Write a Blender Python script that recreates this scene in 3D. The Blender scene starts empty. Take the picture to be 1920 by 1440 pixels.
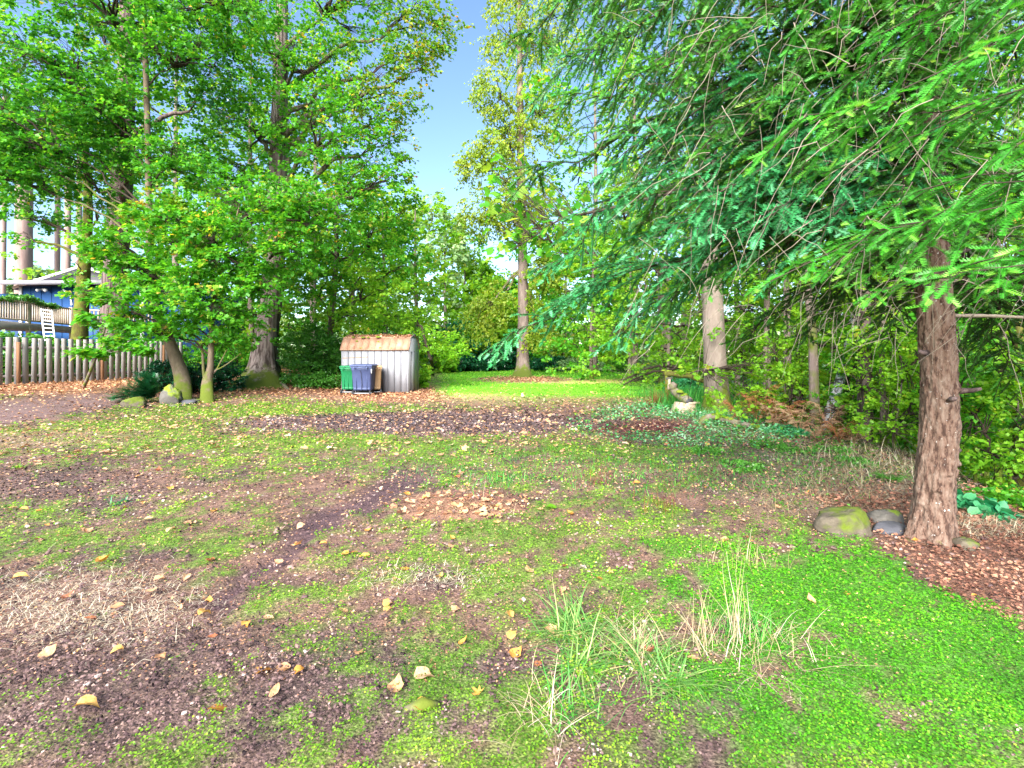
import bpy, math, random
import numpy as np
from mathutils import Vector
random.seed(7); rng = np.random.default_rng(11)
sc = bpy.context.scene
R = math.radians
# ------------------------------------------------------------------ camera, world, sun, exposure
F, CX, HY, EYE = 907.0, 960.0, 665.0, 1.5
cam = bpy.data.objects.new('camera', bpy.data.cameras.new('camera'))
sc.collection.objects.link(cam)
cam.location = (0, 0, EYE); cam.rotation_euler = (R(90), 0, 0)
cam.data.sensor_width = 36; cam.data.lens = 36 * F / 1920
cam.data.shift_y = -(720 - HY) / 1920
cam.data.clip_start = 0.05; cam.data.clip_end = 1500
sc.camera = cam
w = bpy.data.worlds.new('World'); sc.world = w; w.use_nodes = True
wn = w.node_tree.nodes; bg = wn['Background']
SUN_EL, SUN_AZ = 31, -160          # degrees; azimuth measured from +Y clockwise
sky = wn.new('ShaderNodeTexSky'); sky.sky_type = 'NISHITA'; sky.sun_disc = False
sky.sun_elevation = R(SUN_EL); sky.sun_rotation = R(SUN_AZ)
sky.air_density = 1.0; sky.dust_density = 0.0; sky.ozone_density = 3.0
w.node_tree.links.new(sky.outputs[0], bg.inputs[0]); bg.inputs[1].default_value = 0.06
sl = bpy.data.lights.new('sun', 'SUN'); sl.energy = 3.7; sl.angle = R(50); sl.color = (1.0, 0.95, 0.88)
so = bpy.data.objects.new('sun', sl); sc.collection.objects.link(so)
a, e = R(SUN_AZ), R(SUN_EL)
sdir = Vector((math.sin(a) * math.cos(e), math.cos(a) * math.cos(e), math.sin(e)))
so.rotation_euler = sdir.to_track_quat('Z', 'Y').to_euler()
sc.view_settings.view_transform = 'Standard'; sc.view_settings.look = 'None'
sc.view_settings.exposure = 2.62; sc.view_settings.gamma = 1.0
sc.view_settings.use_curve_mapping = False
cy = sc.cycles
cy.max_bounces = 10; cy.diffuse_bounces = 6; cy.glossy_bounces = 2; cy.transmission_bounces = 8; cy.transparent_max_bounces = 4
cy.use_adaptive_sampling = True; cy.adaptive_threshold = 0.02

# ------------------------------------------------------------------ numeric helpers
def vhash(ix, iy, s):
    n = (ix.astype(np.int64) * 374761393 + iy.astype(np.int64) * 668265263 + s * 974634777) & 0xffffffff
    n = ((n ^ (n >> 13)) * 1274126177) & 0xffffffff
    return ((n ^ (n >> 16)) & 0xffff) / 65535.0
def vnoise(x, y, s=0):
    x = np.asarray(x, float); y = np.asarray(y, float)
    ix = np.floor(x); iy = np.floor(y); fx = x - ix; fy = y - iy
    fx = fx * fx * (3 - 2 * fx); fy = fy * fy * (3 - 2 * fy)
    a = vhash(ix, iy, s); b = vhash(ix + 1, iy, s); c = vhash(ix, iy + 1, s); d = vhash(ix + 1, iy + 1, s)
    return a + (b - a) * fx + (c - a) * fy + (a - b - c + d) * fx * fy
def fbm(x, y, o=4, s=0):
    t = 0; am = 0.5; tot = 0
    for k in range(o):
        t = t + am * vnoise(x * 2 ** k, y * 2 ** k, s + k); tot += am; am *= .55
    return t / tot
def sstep(a, b, x): t = np.clip((x - a) / (b - a), 0, 1); return t * t * (3 - 2 * t)
def nrm(v): return v / np.maximum(np.linalg.norm(v, axis=-1, keepdims=True), 1e-9)
CRY = [0, 3.0, 4.2, 5, 6.3, 8.2, 11, 15, 20, 60, 200]; CRX = [6.0, 4.7, 4.4, 4.5, 5.0, 5.7, 5.9, 5.7, 6.2, 11, 30]
def hgt(x, y):
    x = np.asarray(x, float); y = np.asarray(y, float)
    d = np.maximum(0, x - np.interp(y, CRY, CRX))
    z = -2.6 * (1 - np.exp(-d * d * .10 / (1 + .22 * d)))
    z = z + .44 * sstep(9.5, 14.5, -x) * sstep(5, 12, y)
    z = z + .25 * np.exp(-((x + 10) ** 2 / 9 + (y - 21) ** 2 / 8))
    z = z + .05 * (fbm(x * .6, y * .6, 3, 5) - .5) + .02 * (fbm(x * 3, y * 3, 3, 9) - .5)
    return z
def P(px, py, Y): return np.array([(px - CX) / F * Y, Y, EYE - (py - HY) / F * Y])
def G(px, py):                      # ground point seen at a pixel of the 1920 x 1440 photo
    Y = 1.3
    while Y < 120:
        p = P(px, py, Y)
        if p[2] <= float(hgt(p[0], p[1])): break
        Y *= 1.006
    return np.array([p[0], p[1], float(hgt(p[0], p[1]))])

# ------------------------------------------------------------------ mesh builder
class MB:
    def __init__(s): s.V = []; s.F = []; s.A = []; s.n = 0
    def add(s, v, faces, a=.5):
        v = np.asarray(v, float).reshape(-1, 3)
        s.V.append(v)
        s.A.append(np.full(len(v), a, float) if np.isscalar(a) else np.asarray(a, float).ravel())
        for f in faces:
            if len(f): s.F.append(np.asarray(f, np.int64) + s.n)
        s.n += len(v); return s
    def box(s, c, d, a=.5, rz=0, M=None):
        x, y, z = np.array(d) / 2
        v = np.array([[i, j, k] for k in (-z, z) for i, j in ((-x, -y), (x, -y), (x, y), (-x, y))])
        if rz: cc, ss = math.cos(rz), math.sin(rz); v = v @ np.array([[cc, ss, 0], [-ss, cc, 0], [0, 0, 1]])
        if M is not None: v = v @ np.array(M).T
        return s.add(v + np.array(c), [np.array([[0, 3, 2, 1], [4, 5, 6, 7], [0, 1, 5, 4], [1, 2, 6, 5], [2, 3, 7, 6], [3, 0, 4, 7]])], a)
    def build(s, name, mat, parent=None, smooth=False, kind=None, label=None, col=None, bev=0):
        V = np.concatenate(s.V); A = np.concatenate(s.A)
        me = bpy.data.meshes.new(name)
        me.vertices.add(len(V)); me.vertices.foreach_set('co', V.astype(np.float32).ravel())
        loops = np.concatenate([f.ravel() for f in s.F]); tot = np.concatenate([np.full(len(f), f.shape[1]) for f in s.F])
        st = np.concatenate([[0], np.cumsum(tot)[:-1]])
        me.loops.add(len(loops)); me.loops.foreach_set('vertex_index', loops.astype(np.int32))
        me.polygons.add(len(tot)); me.polygons.foreach_set('loop_start', st.astype(np.int32))
        if smooth: me.polygons.foreach_set('use_smooth', np.ones(len(tot), bool))
        me.update(calc_edges=True)
        at = me.attributes.new('v', 'FLOAT', 'POINT'); at.data.foreach_set('value', A.astype(np.float32))
        if col is not None:
            ca = me.color_attributes.new('Col', 'FLOAT_COLOR', 'POINT')
            ca.data.foreach_set('color', np.concatenate([col, np.ones((len(col), 1))], 1).astype(np.float32).ravel())
        me.materials.append(mat)
        o = bpy.data.objects.new(name, me); sc.collection.objects.link(o)
        if parent is not None:
            o.parent = parent; o.matrix_parent_inverse = parent.matrix_world.inverted()
            o.matrix_parent_inverse.translation = -Vector(parent.location)
        if kind: o['kind'] = kind
        if label: o['label'] = label
        if bev:
            m = o.modifiers.new('bevel', 'BEVEL'); m.width = bev; m.segments = 2; m.limit_method = 'ANGLE'
        return o
def thing(name, label, cat, loc=(0, 0, 0), group=None):
    o = bpy.data.objects.new(name, None); sc.collection.objects.link(o)
    o.location = tuple(float(c) for c in loc); o.empty_display_size = .1
    return tag(o, label, cat, group)
def tag(o, label, cat, group=None):
    o['label'] = label; o['category'] = cat
    if group: o['group'] = group
    return o
def struct(o): o['kind'] = 'structure'; return o
def copy_tree(o, loc=None, rz=0, label=None, group=None, parent=None):
    c = o.copy(); sc.collection.objects.link(c)
    if parent is not None: c.parent = parent
    else:
        if loc is not None: c.location = loc
        c.rotation_euler.z += rz
        if label: c['label'] = label
        if group: c['group'] = group
    for ch in list(o.children): copy_tree(ch, parent=c)
    return c

def tubes(mb, Pn, Rn, k=6, a=.5, cap=False):
    """Pn (T,n,3) centre lines, Rn (T,n) radii -> tubes"""
    Pn = np.asarray(Pn, float); Rn = np.asarray(Rn, float)
    if Pn.ndim == 2: Pn = Pn[None]; Rn = Rn[None]
    T, n, _ = Pn.shape
    d = np.gradient(Pn, axis=1); d = nrm(d)
    ref = np.where(np.abs(d[:, :1, 2:3]) > .9, np.array([1., 0, 0]), np.array([0, 0, 1.]))
    u = nrm(np.cross(d, np.broadcast_to(ref, d.shape))); v = np.cross(d, u)
    th = np.arange(k) / k * 2 * math.pi
    ring = Pn[:, :, None] + Rn[:, :, None, None] * (u[:, :, None] * np.cos(th)[None, None, :, None] + v[:, :, None] * np.sin(th)[None, None, :, None])
    idx = np.arange(T * n * k).reshape(T, n, k)
    A_ = idx[:, :-1]; B_ = idx[:, 1:]
    q = np.stack([A_, np.roll(A_, -1, 2), np.roll(B_, -1, 2), B_], -1).reshape(-1, 4)
    fs = [q]
    if cap: fs.append(idx[:, -1][:, ::1]); fs.append(idx[:, 0][:, ::-1])
    aa = a if np.isscalar(a) else np.repeat(np.asarray(a), n * k)
    mb.add(ring.reshape(-1, 3), fs, aa)
def inst(mb, tv, tf, pos, X, Z, s, a, sy=None, sz=None):
    """template verts tv (m,3): x along X, z along Z; s scale (N,)"""
    pos = np.asarray(pos); N = len(pos); tv = np.asarray(tv, float)
    X = nrm(np.asarray(X, float)); Y = nrm(np.cross(Z, X)); Z = np.cross(X, Y)
    s = np.broadcast_to(s, (N,)); sy = s if sy is None else np.broadcast_to(sy, (N,)); sz = s if sz is None else np.broadcast_to(sz, (N,))
    m = len(tv)
    V = pos[:, None] + tv[None, :, 0:1] * (X * s[:, None])[:, None] + tv[None, :, 1:2] * (Y * sy[:, None])[:, None] + tv[None, :, 2:3] * (Z * sz[:, None])[:, None]
    off = (np.arange(N) * m)[:, None, None]
    mb.add(V.reshape(-1, 3), [(np.asarray(f)[None] + off).reshape(-1, np.asarray(f).shape[1]) for f in tf], np.repeat(np.broadcast_to(a, (N,)), m))
def ribbons(mb, p0, d0, L, wid, curl, a, n=4):
    """blades: start p0, direction d0, length L, bending toward -z by curl"""
    N = len(p0); d = nrm(d0); side = nrm(np.cross(d, [0, 0, 1.]) + 1e-6)
    pts = [p0]; dd = d.copy()
    for k in range(n):
        dd = nrm(dd + np.array([0, 0, -1.]) * (curl / n)[:, None] * (k + .5) / n * 2 + rng.normal(0, .05, (N, 3)))
        pts.append(pts[-1] + dd * (L / n)[:, None])
    pts = np.stack(pts, 1)
    wv = wid[:, None] * np.linspace(1, .12, n + 1)[None]
    Lf = pts - side[:, None] * wv[:, :, None] / 2; Rt = pts + side[:, None] * wv[:, :, None] / 2
    V = np.stack([Lf, Rt], 2).reshape(N, -1, 3)
    i = np.arange(n) * 2; q = np.stack([i, i + 1, i + 3, i + 2], -1)
    f = (q[None] + (np.arange(N) * (2 * n + 2))[:, None, None]).reshape(-1, 4)
    mb.add(V.reshape(-1, 3), [f], np.repeat(np.broadcast_to(a, (N,)), 2 * n + 2))
KITE = ([(0, 0, 0), (.45, .42, .10), (1, 0, -.08), (.45, -.42, .10)], [[(0, 1, 2), (0, 2, 3)]])
_s = [(0, 0, 0), (.12, .30, .03), (.42, .52, .10), (.50, .24, .06), (.95, .30, .02), (1.0, 0, -.06), (.95, -.30, .02), (.50, -.24, .06), (.42, -.52, .10), (.12, -.30, .03)]
MAPLE = (_s + [(.38, 0, 0)], [[(10, i, (i + 1) % 10) for i in range(10)]])
MAPLE2 = ([(0, 0, 0), (.38, .5, .10), (.52, .22, .06), (1, .26, .02), (1, -.26, .0), (.52, -.22, .06), (.38, -.5, .10)], [[(0, 2, 1), (0, 6, 5), (0, 5, 2)], [(2, 5, 4, 3)]])
OVAL = ([(0, 0, 0), (.3, .36, .06), (.7, .30, .05), (1, 0, -.05), (.7, -.30, .05), (.3, -.36, .06)], [[(0, 1, 2, 3), (0, 3, 4, 5)]])
def fishbone(n=7):
    v = []; f = []
    v += [(0, .012, 0), (0, -.012, 0), (1, 0, -.03)]; f.append((0, 1, 2))
    for i in range(n):
        t = .08 + .86 * i / n; L = .17 * (1 - .35 * t)
        for s in (1, -1):
            b = len(v); v += [(t, 0, 0), (t + .075, 0, 0), (t + .12, s * L, .02)]; f.append((b, b + 1, b + 2) if s > 0 else (b + 1, b, b + 2))
    return (v, [f])
FISH = fishbone()
def feather(n=10):
    v = []; f = []
    for i in range(n):
        t = i / n; L = .24 * (1 - .55 * t ** 2) * (.75 + .25 * (i % 2))
        for s in (1, -1):
            b = len(v); v += [(t, 0, 0), (t + 1.25 / n, 0, 0), (t + 1.1 / n + .10, s * L, .07 + .05 * (i % 3))]; f.append((b, b + 1, b + 2) if s > 0 else (b + 1, b, b + 2))
    return (v, [f])
FEATH = feather()
FINE = feather(17)
def rdir(n, up=0.0, spread=1.0):
    v = rng.normal(0, 1, (n, 3)) * spread; v[:, 2] += up; return nrm(v)

# ------------------------------------------------------------------ materials
def mat(name): m = bpy.data.materials.new(name); m.use_nodes = True; return m, m.node_tree.nodes, m.node_tree.links
def ramp(N, stops):
    r = N.new('ShaderNodeValToRGB'); el = r.color_ramp.elements
    while len(el) < len(stops): el.new(.5)
    for e_, (p_, c_) in zip(el, stops): e_.position = p_; e_.color = (*c_, 1)
    return r
def leafmat(name, stops, trans=.35, rough=.45, spec=.4, tint=(1.7, 1.3, .6), spots=0):
    m, N, L = mat(name); out = N['Material Output']; b = N['Principled BSDF']
    at = N.new('ShaderNodeAttribute'); at.attribute_name = 'v'; r = ramp(N, stops); L.new(at.outputs['Fac'], r.inputs[0])
    if spots:
        tc = N.new('ShaderNodeTexCoord'); nz = N.new('ShaderNodeTexNoise'); nz.inputs['Scale'].default_value = spots; nz.inputs['Detail'].default_value = 8; nz.inputs['Roughness'].default_value = .7; L.new(tc.outputs['Object'], nz.inputs[0])
        r2 = ramp(N, [(.30, (.22, .13, .08)), (.42, (.75, .68, .6)), (.6, (1, 1, 1)), (.8, (1.1, 1.1, 1.1))]); L.new(nz.outputs[0], r2.inputs[0])
        m2 = N.new('ShaderNodeMix'); m2.data_type = 'RGBA'; m2.blend_type = 'MULTIPLY'; m2.inputs[0].default_value = 1; L.new(r.outputs[0], m2.inputs[6]); L.new(r2.outputs[0], m2.inputs[7])
        class _O: outputs = [m2.outputs[2]]
        r = _O
    L.new(r.outputs[0], b.inputs['Base Color']); b.inputs['Roughness'].default_value = rough; b.inputs['Specular IOR Level'].default_value = spec
    t = N.new('ShaderNodeBsdfTranslucent'); mx = N.new('ShaderNodeMix'); mx.data_type = 'RGBA'; mx.blend_type = 'MULTIPLY'; mx.inputs[0].default_value = 1
    L.new(r.outputs[0], mx.inputs[6]); mx.inputs[7].default_value = (*tint, 1); L.new(mx.outputs[2], t.inputs[0])
    s = N.new('ShaderNodeMixShader'); s.inputs[0].default_value = trans
    L.new(b.outputs[0], s.inputs[1]); L.new(t.outputs[0], s.inputs[2]); L.new(s.outputs[0], out.inputs[0]); return m
def noisemat(name, stops, scale=8, rough=.8, bump=.3, stretch=(1, 1, 1), detail=6, spec=.3, moss=None, speck=None, bscale=None, coord='Object'):
    m, N, L = mat(name); b = N['Principled BSDF']; b.inputs['Roughness'].default_value = rough; b.inputs['Specular IOR Level'].default_value = spec
    tc = N.new('ShaderNodeTexCoord'); mp = N.new('ShaderNodeMapping'); mp.inputs['Scale'].default_value = stretch
    L.new(tc.outputs[coord], mp.inputs[0])
    nz = N.new('ShaderNodeTexNoise'); nz.inputs['Scale'].default_value = scale; nz.inputs['Detail'].default_value = detail; nz.inputs['Roughness'].default_value = .65
    L.new(mp.outputs[0], nz.inputs[0]); r = ramp(N, stops); L.new(nz.outputs[0], r.inputs[0]); c = r.outputs[0]
    def over(c, sc_, lo, hi, colr, attr=None):
        n2 = N.new('ShaderNodeTexNoise'); n2.inputs['Scale'].default_value = sc_; n2.inputs['Detail'].default_value = 5; L.new(tc.outputs[coord], n2.inputs[0])
        mr = N.new('ShaderNodeMapRange'); mr.inputs[1].default_value = lo; mr.inputs[2].default_value = hi
        if attr:
            at = N.new('ShaderNodeAttribute'); at.attribute_name = 'v'; ad = N.new('ShaderNodeMath'); ad.operation = 'ADD'
            mu = N.new('ShaderNodeMath'); mu.operation = 'MULTIPLY'; mu.inputs[1].default_value = attr; L.new(at.outputs['Fac'], mu.inputs[0])
            L.new(n2.outputs[0], ad.inputs[0]); L.new(mu.outputs[0], ad.inputs[1]); L.new(ad.outputs[0], mr.inputs[0])
        else: L.new(n2.outputs[0], mr.inputs[0])
        mx = N.new('ShaderNodeMix'); mx.data_type = 'RGBA'; L.new(mr.outputs[0], mx.inputs[0]); L.new(c, mx.inputs[6]); mx.inputs[7].default_value = (*colr, 1); return mx.outputs[2]
    if speck: c = over(c, *speck)
    if moss: c = over(c, *moss)
    L.new(c, b.inputs['Base Color'])
    if bump:
        bp = N.new('ShaderNodeBump'); bp.inputs['Strength'].default_value = bump; bp.inputs['Distance'].default_value = .02
        if bscale:
            n3 = N.new('ShaderNodeTexNoise'); n3.inputs['Scale'].default_value = bscale; n3.inputs['Detail'].default_value = 6; L.new(mp.outputs[0], n3.inputs[0]); L.new(n3.outputs[0], bp.inputs['Height'])
        else: L.new(nz.outputs[0], bp.inputs['Height'])
        L.new(bp.outputs[0], b.inputs['Normal'])
    return m
M = {}
g = lambda *st: [(i / (len(st) - 1), c) for i, c in enumerate(st)]
M['maple'] = leafmat('maple_leaf_green', [(0, (.03, .16, .012)), (.4, (.065, .30, .016)), (.7, (.13, .40, .03)), (.88, (.32, .44, .05)), (1, (.56, .34, .08))], .55)
M['alder'] = leafmat('alder_leaf_green', [(0, (.022, .14, .016)), (.5, (.06, .29, .02)), (.9, (.16, .41, .035)), (1, (.40, .38, .06))], .55)
M['autumn'] = leafmat('turning_leaf', [(0, (.05, .20, .012)), (.5, (.12, .30, .02)), (.75, (.30, .32, .03)), (1, (.50, .22, .07))], .4)
M['birch'] = leafmat('birch_leaf_yellow_green', [(0, (.10, .20, .012)), (.5, (.20, .31, .02)), (1, (.38, .42, .05))], .45)
M['lime'] = leafmat('lime_leaf', [(0, (.09, .26, .014)), (.5, (.18, .42, .022)), (.9, (.32, .52, .045)), (1, (.52, .48, .08))], .55)
M['teal'] = leafmat('blue_green_leaf', [(0, (.010, .12, .04)), (.5, (.02, .22, .08)), (1, (.12, .36, .16))], .3)
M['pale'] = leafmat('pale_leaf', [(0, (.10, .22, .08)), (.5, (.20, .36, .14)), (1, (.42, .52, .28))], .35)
M['dark'] = leafmat('dark_evergreen_leaf', [(0, (.004, .035, .015)), (.6, (.008, .09, .03)), (1, (.03, .20, .06))], .15, .3, .5)
M['ivy'] = leafmat('ivy_leaf', [(0, (.03, .11, .014)), (.6, (.07, .25, .025)), (1, (.16, .38, .07))], .4, .35, .5)
M['fir'] = leafmat('fir_needle_green', [(0, (.012, .040, .009)), (.3, (.035, .12, .014)), (.6, (.06, .27, .025)), (.85, (.12, .42, .04)), (1, (.28, .52, .08))], .3)
M['firteal'] = leafmat('fir_needle_blue_green', [(0, (.010, .045, .014)), (.3, (.022, .14, .036)), (.65, (.045, .32, .10)), (1, (.18, .50, .27))], .25)
M['firbright'] = leafmat('fir_needle_fresh', [(0, (.015, .07, .010)), (.35, (.035, .22, .018)), (.65, (.07, .40, .03)), (1, (.28, .58, .08))], .35)
M['brownfern'] = leafmat('dead_fern_brown', [(0, (.12, .045, .02)), (.5, (.30, .11, .05)), (1, (.48, .24, .12))], .3, .7, .1, (1, .8, .5))
M['palefern'] = leafmat('faded_fern', [(0, (.26, .13, .07)), (.5, (.42, .25, .15)), (1, (.58, .44, .28))], .3, .7, .1, (1, .85, .6))
M['straw'] = leafmat('dry_straw', [(0, (.25, .17, .09)), (.5, (.45, .36, .22)), (1, (.70, .64, .50))], .25, .7, .1, (1, .9, .7))
M['grass'] = leafmat('grass_blade', [(0, (.02, .16, .03)), (.5, (.05, .32, .04)), (1, (.20, .50, .08))], .35)
M['blueg'] = leafmat('blue_green_grass', [(0, (.05, .16, .03)), (.5, (.11, .30, .06)), (.78, (.26, .42, .12)), (1, (.56, .46, .22))], .3)
M['lawn'] = leafmat('lawn_blade', [(0, (.05, .22, .008)), (.5, (.12, .38, .015)), (1, (.34, .48, .05))], .35)
M['cover'] = leafmat('ground_cover_leaf', [(0, (.035, .10, .012)), (.4, (.10, .22, .015)), (.8, (.19, .36, .02)), (1, (.34, .46, .05))], .3)
M['neon'] = leafmat('bright_ground_cover', [(0, (.03, .12, .010)), (.3, (.055, .24, .010)), (.75, (.10, .38, .012)), (1, (.22, .48, .03))], .35)
M['mint'] = leafmat('mint_ground_cover', [(0, (.03, .20, .05)), (.5, (.09, .38, .14)), (1, (.35, .58, .36))], .3)
M['leafY'] = leafmat('fallen_leaf_yellow', [(0, (.50, .20, .04)), (.5, (.60, .32, .08)), (1, (.66, .44, .16))], .2, .6, .2, (1, .8, .4), 4.5)
M['leafT'] = leafmat('fallen_leaf_tan', [(0, (.36, .18, .09)), (.5, (.55, .32, .18)), (1, (.70, .50, .32))], .2, .7, .2, (1, .8, .5), 4.5)
M['leafR'] = leafmat('fallen_leaf_russet', [(0, (.16, .05, .03)), (.5, (.34, .12, .06)), (1, (.52, .22, .10))], .15, .7, .2, (1, .7, .4), 4.5)
M['litter'] = leafmat('leaf_litter', [(0, (.12, .05, .03)), (.35, (.30, .14, .08)), (.75, (.50, .28, .16)), (.93, (.60, .36, .15)), (1, (.58, .44, .28))], .15, .75, .15, (1, .8, .5))
M['litterR'] = leafmat('russet_litter', [(0, (.07, .03, .022)), (.5, (.20, .09, .06)), (1, (.42, .22, .14))], .1, .8, .15, (1, .8, .5))
M['chips'] = leafmat('bark_chips', [(0, (.020, .013, .014)), (.35, (.065, .038, .038)), (.65, (.13, .082, .078)), (.9, (.23, .15, .125)), (1, (.36, .28, .25))], 0, .8, .2)
M['redchip'] = leafmat('red_mulch_chips', [(0, (.05, .015, .015)), (.5, (.13, .045, .04)), (1, (.26, .11, .09))], 0, .8, .2)
M['gravel'] = leafmat('dark_gravel', [(0, (.03, .025, .032)), (.5, (.08, .068, .088)), (1, (.19, .17, .21))], 0, .7, .3)
M['barkfir'] = noisemat('fir_bark', [(0, (0.0186, 0.00868, 0.0062)), (.40, (0.052, 0.028, 0.020)), (.47, (0.125, 0.074, 0.053)), (.62, (0.172, 0.120, 0.092)), (.8, (.25, .19, .155)), (1, (0.32, 0.27, 0.23))], 30, .95, 1.0, (1, 1, .36), 12, speck=(46, .66, .72, (.34, .31, .28)), moss=(6, .92, 1.1, (.10, .13, .02), .5), bscale=44)
M['barkdark'] = noisemat('furrowed_bark', [(0, (.018, .012, .010)), (.43, (.045, .030, .027)), (.54, (.13, .09, .085)), (1, (.30, .22, .20))], 9, .95, 1.0, (1, 1, .10), 9, moss=(3, .95, 1.15, (.06, .09, .012), .6))
M['barkcedar'] = noisemat('fibrous_cedar_bark', [(0, (.02, .014, .011)), (.42, (.06, .042, .036)), (.52, (.17, .13, .12)), (.7, (.30, .25, .23)), (1, (.42, .37, .35))], 9, .95, 1.0, (1, 1, .06), 9, moss=(3, .78, 1.0, (.085, .110, .010), .72))
M['barkgrey'] = noisemat('grey_brown_bark', [(0, (0.045, 0.0338, 0.03)), (.5, (0.15, 0.112, 0.0975)), (1, (0.315, 0.255, 0.225))], 7, .9, .7, (1, 1, .25), 8, moss=(4, .78, 1.0, (.085, .110, .010), .72))
M['barkpale'] = noisemat('pale_bark', [(0, (0.0525, 0.0413, 0.0338)), (.5, (0.158, 0.124, 0.101)), (1, (0.285, 0.247, 0.21))], 8, .85, .7, (1, 1, .35), 8, speck=(9, .58, .66, (.10, .11, .07)), moss=(5, .78, 1.0, (.085, .110, .010), .72))
M['barktan'] = noisemat('tan_mossy_bark', [(0, (0.045, 0.0338, 0.0225)), (.5, (0.128, 0.0938, 0.0638)), (1, (0.247, 0.195, 0.143))], 12, .9, .7, (1, 1, .3), 8, moss=(4, .78, 1.0, (.085, .110, .010), .72))
M['barkbirch'] = noisemat('white_patchy_bark', [(0, (.035, .03, .035)), (.46, (.07, .06, .065)), (.52, (.40, .40, .42)), (1, (.62, .62, .64))], 9, .8, .4, (1, 1, 1.6), 6)
M['barkdist'] = noisemat('distant_trunk_bark', [(0, (0.098, 0.063, 0.056)), (.5, (0.21, 0.147, 0.133)), (1, (0.336, 0.266, 0.245))], 3, .9, .5, (1, 1, .15), 6)
M['twig'] = noisemat('dark_twig', [(0, (.014, .010, .007)), (1, (.065, .045, .032))], 20, .9, 0)
M['deadtwig'] = noisemat('grey_lichen_twig', [(0, (.10, .08, .06)), (.6, (.22, .18, .14)), (1, (.38, .37, .29))], 30, .9, 0)
M['mossbark'] = noisemat('mossy_bark', [(0, (0.03, 0.0225, 0.015)), (.45, (0.075, 0.0638, 0.015)), (.6, (0.0975, 0.112, 0.0112)), (1, (0.165, 0.18, 0.0225))], 6, .95, .9, (1, 1, .7), 8)
M['moss'] = noisemat('moss', [(0, (.05, .075, .008)), (.5, (.13, .18, .012)), (1, (.26, .32, .03))], 20, 1, 1.0)
M['cutwood'] = noisemat('pale_cut_wood', [(0, (0.195, 0.143, 0.09)), (.5, (0.345, 0.27, 0.195)), (1, (0.495, 0.435, 0.345))], 9, .85, .4, (1, 1, .3))
M['rock'] = noisemat('mossy_boulder', [(0, (0.0315, 0.0266, 0.0196)), (.5, (0.084, 0.0686, 0.049)), (1, (0.175, 0.147, 0.112))], 12, .95, 1.0, moss=(9, .66, .86, (.085, .115, .010), .45), bscale=14)
M['slate'] = noisemat('dark_slate', [(0, (0.03, 0.03, 0.036)), (.5, (0.066, 0.066, 0.078)), (1, (0.132, 0.126, 0.132))], 8, .8, .6, (1, 1, 4))
M['greyrock'] = noisemat('grey_stone', [(0, (0.036, 0.0336, 0.0288)), (.5, (0.08, 0.0736, 0.064)), (1, (0.152, 0.14, 0.128))], 8, .95, .9, moss=(5, .88, 1.0, (.13, .18, .012), .5))
M['picket'] = noisemat('weathered_picket', [(0, (0.17, 0.14, 0.13)), (.5, (0.31, 0.28, 0.265)), (1, (0.44, 0.41, 0.39))], 5, .9, .3, (1, 1, .12), 8)
M['post'] = noisemat('orange_brown_post', [(0, (0.165, 0.075, 0.0375)), (.5, (0.285, 0.143, 0.075)), (1, (0.375, 0.225, 0.135))], 5, .9, .3, (1, 1, .12))
M['rail'] = noisemat('weathered_rail', [(0, (0.154, 0.133, 0.119)), (1, (0.294, 0.266, 0.252))], 6, .9, .2)
M['blue'] = noisemat('blue_siding', [(0, (0.0045, 0.0338, 0.112)), (1, (0.009, 0.0562, 0.18))], 2, .6, .05, (1, 1, .1))
M['trim'] = noisemat('white_trim', [(0, (0.465, 0.45, 0.465)), (1, (0.6, 0.585, 0.6))], 3, .6, .05)
M['fascia'] = noisemat('grey_fascia', [(0, (.15, .145, .165)), (1, (.22, .21, .24))], 3, .6, .05)
M['roofgrey'] = noisemat('grey_shingle_roof', [(0, (.08, .08, .10)), (1, (.17, .16, .20))], 14, .9, .3)
M['deck'] = noisemat('weathered_deck', [(0, (0.15, 0.135, 0.135)), (.5, (0.285, 0.255, 0.255)), (1, (0.413, 0.375, 0.36))], 4, .9, .2, (1, 1, .2))
M['deckwood'] = noisemat('pale_baluster', [(0, (0.255, 0.165, 0.12)), (.5, (0.39, 0.315, 0.247)), (1, (0.525, 0.465, 0.405))], 4, .9, .1)
M['glassdark'] = noisemat('dark_window_glass', [(0, (.02, .025, .03)), (1, (.04, .05, .06))], 1, .08, 0, spec=.8)
M['shedwall'] = noisemat('pale_metal_wall', [(0, (0.16, 0.16, 0.175)), (.5, (0.21, 0.21, 0.23)), (1, (0.26, 0.26, 0.285))], 2.2, .55, .03, (1, 1, .4), speck=(3.2, .70, .78, (.42, .30, .20)))
M['shedroof'] = noisemat('rusty_metal_roof', [(0, (0.156, 0.066, 0.036)), (.45, (0.276, 0.144, 0.09)), (.6, (0.336, 0.198, 0.132)), (1, (0.396, 0.288, 0.216))], 4, .75, .08, (1, 1, .5), 8)
M['rust'] = noisemat('rust_streak', [(0, (0.238, 0.112, 0.042)), (1, (0.364, 0.238, 0.126))], 14, .9, .1)
M['darkgrey'] = noisemat('dark_joint', [(0, (.05, .05, .055)), (1, (.08, .08, .085))], 5, .8, 0)  # plain dark grey for door joints, gable rim and house gable
M['bingreen'] = noisemat('green_bin_plastic', [(0, (0.0048, 0.104, 0.036)), (1, (0.0096, 0.16, 0.06))], 3, .5, .03)
M['binblue'] = noisemat('slate_blue_bin_plastic', [(0, (0.035, 0.048, 0.11)), (1, (0.055, 0.072, 0.155))], 3, .5, .03)
M['bintan'] = noisemat('tan_bin_plastic', [(0, (0.28, 0.175, 0.091)), (1, (0.364, 0.238, 0.133))], 3, .55, .03)
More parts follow.
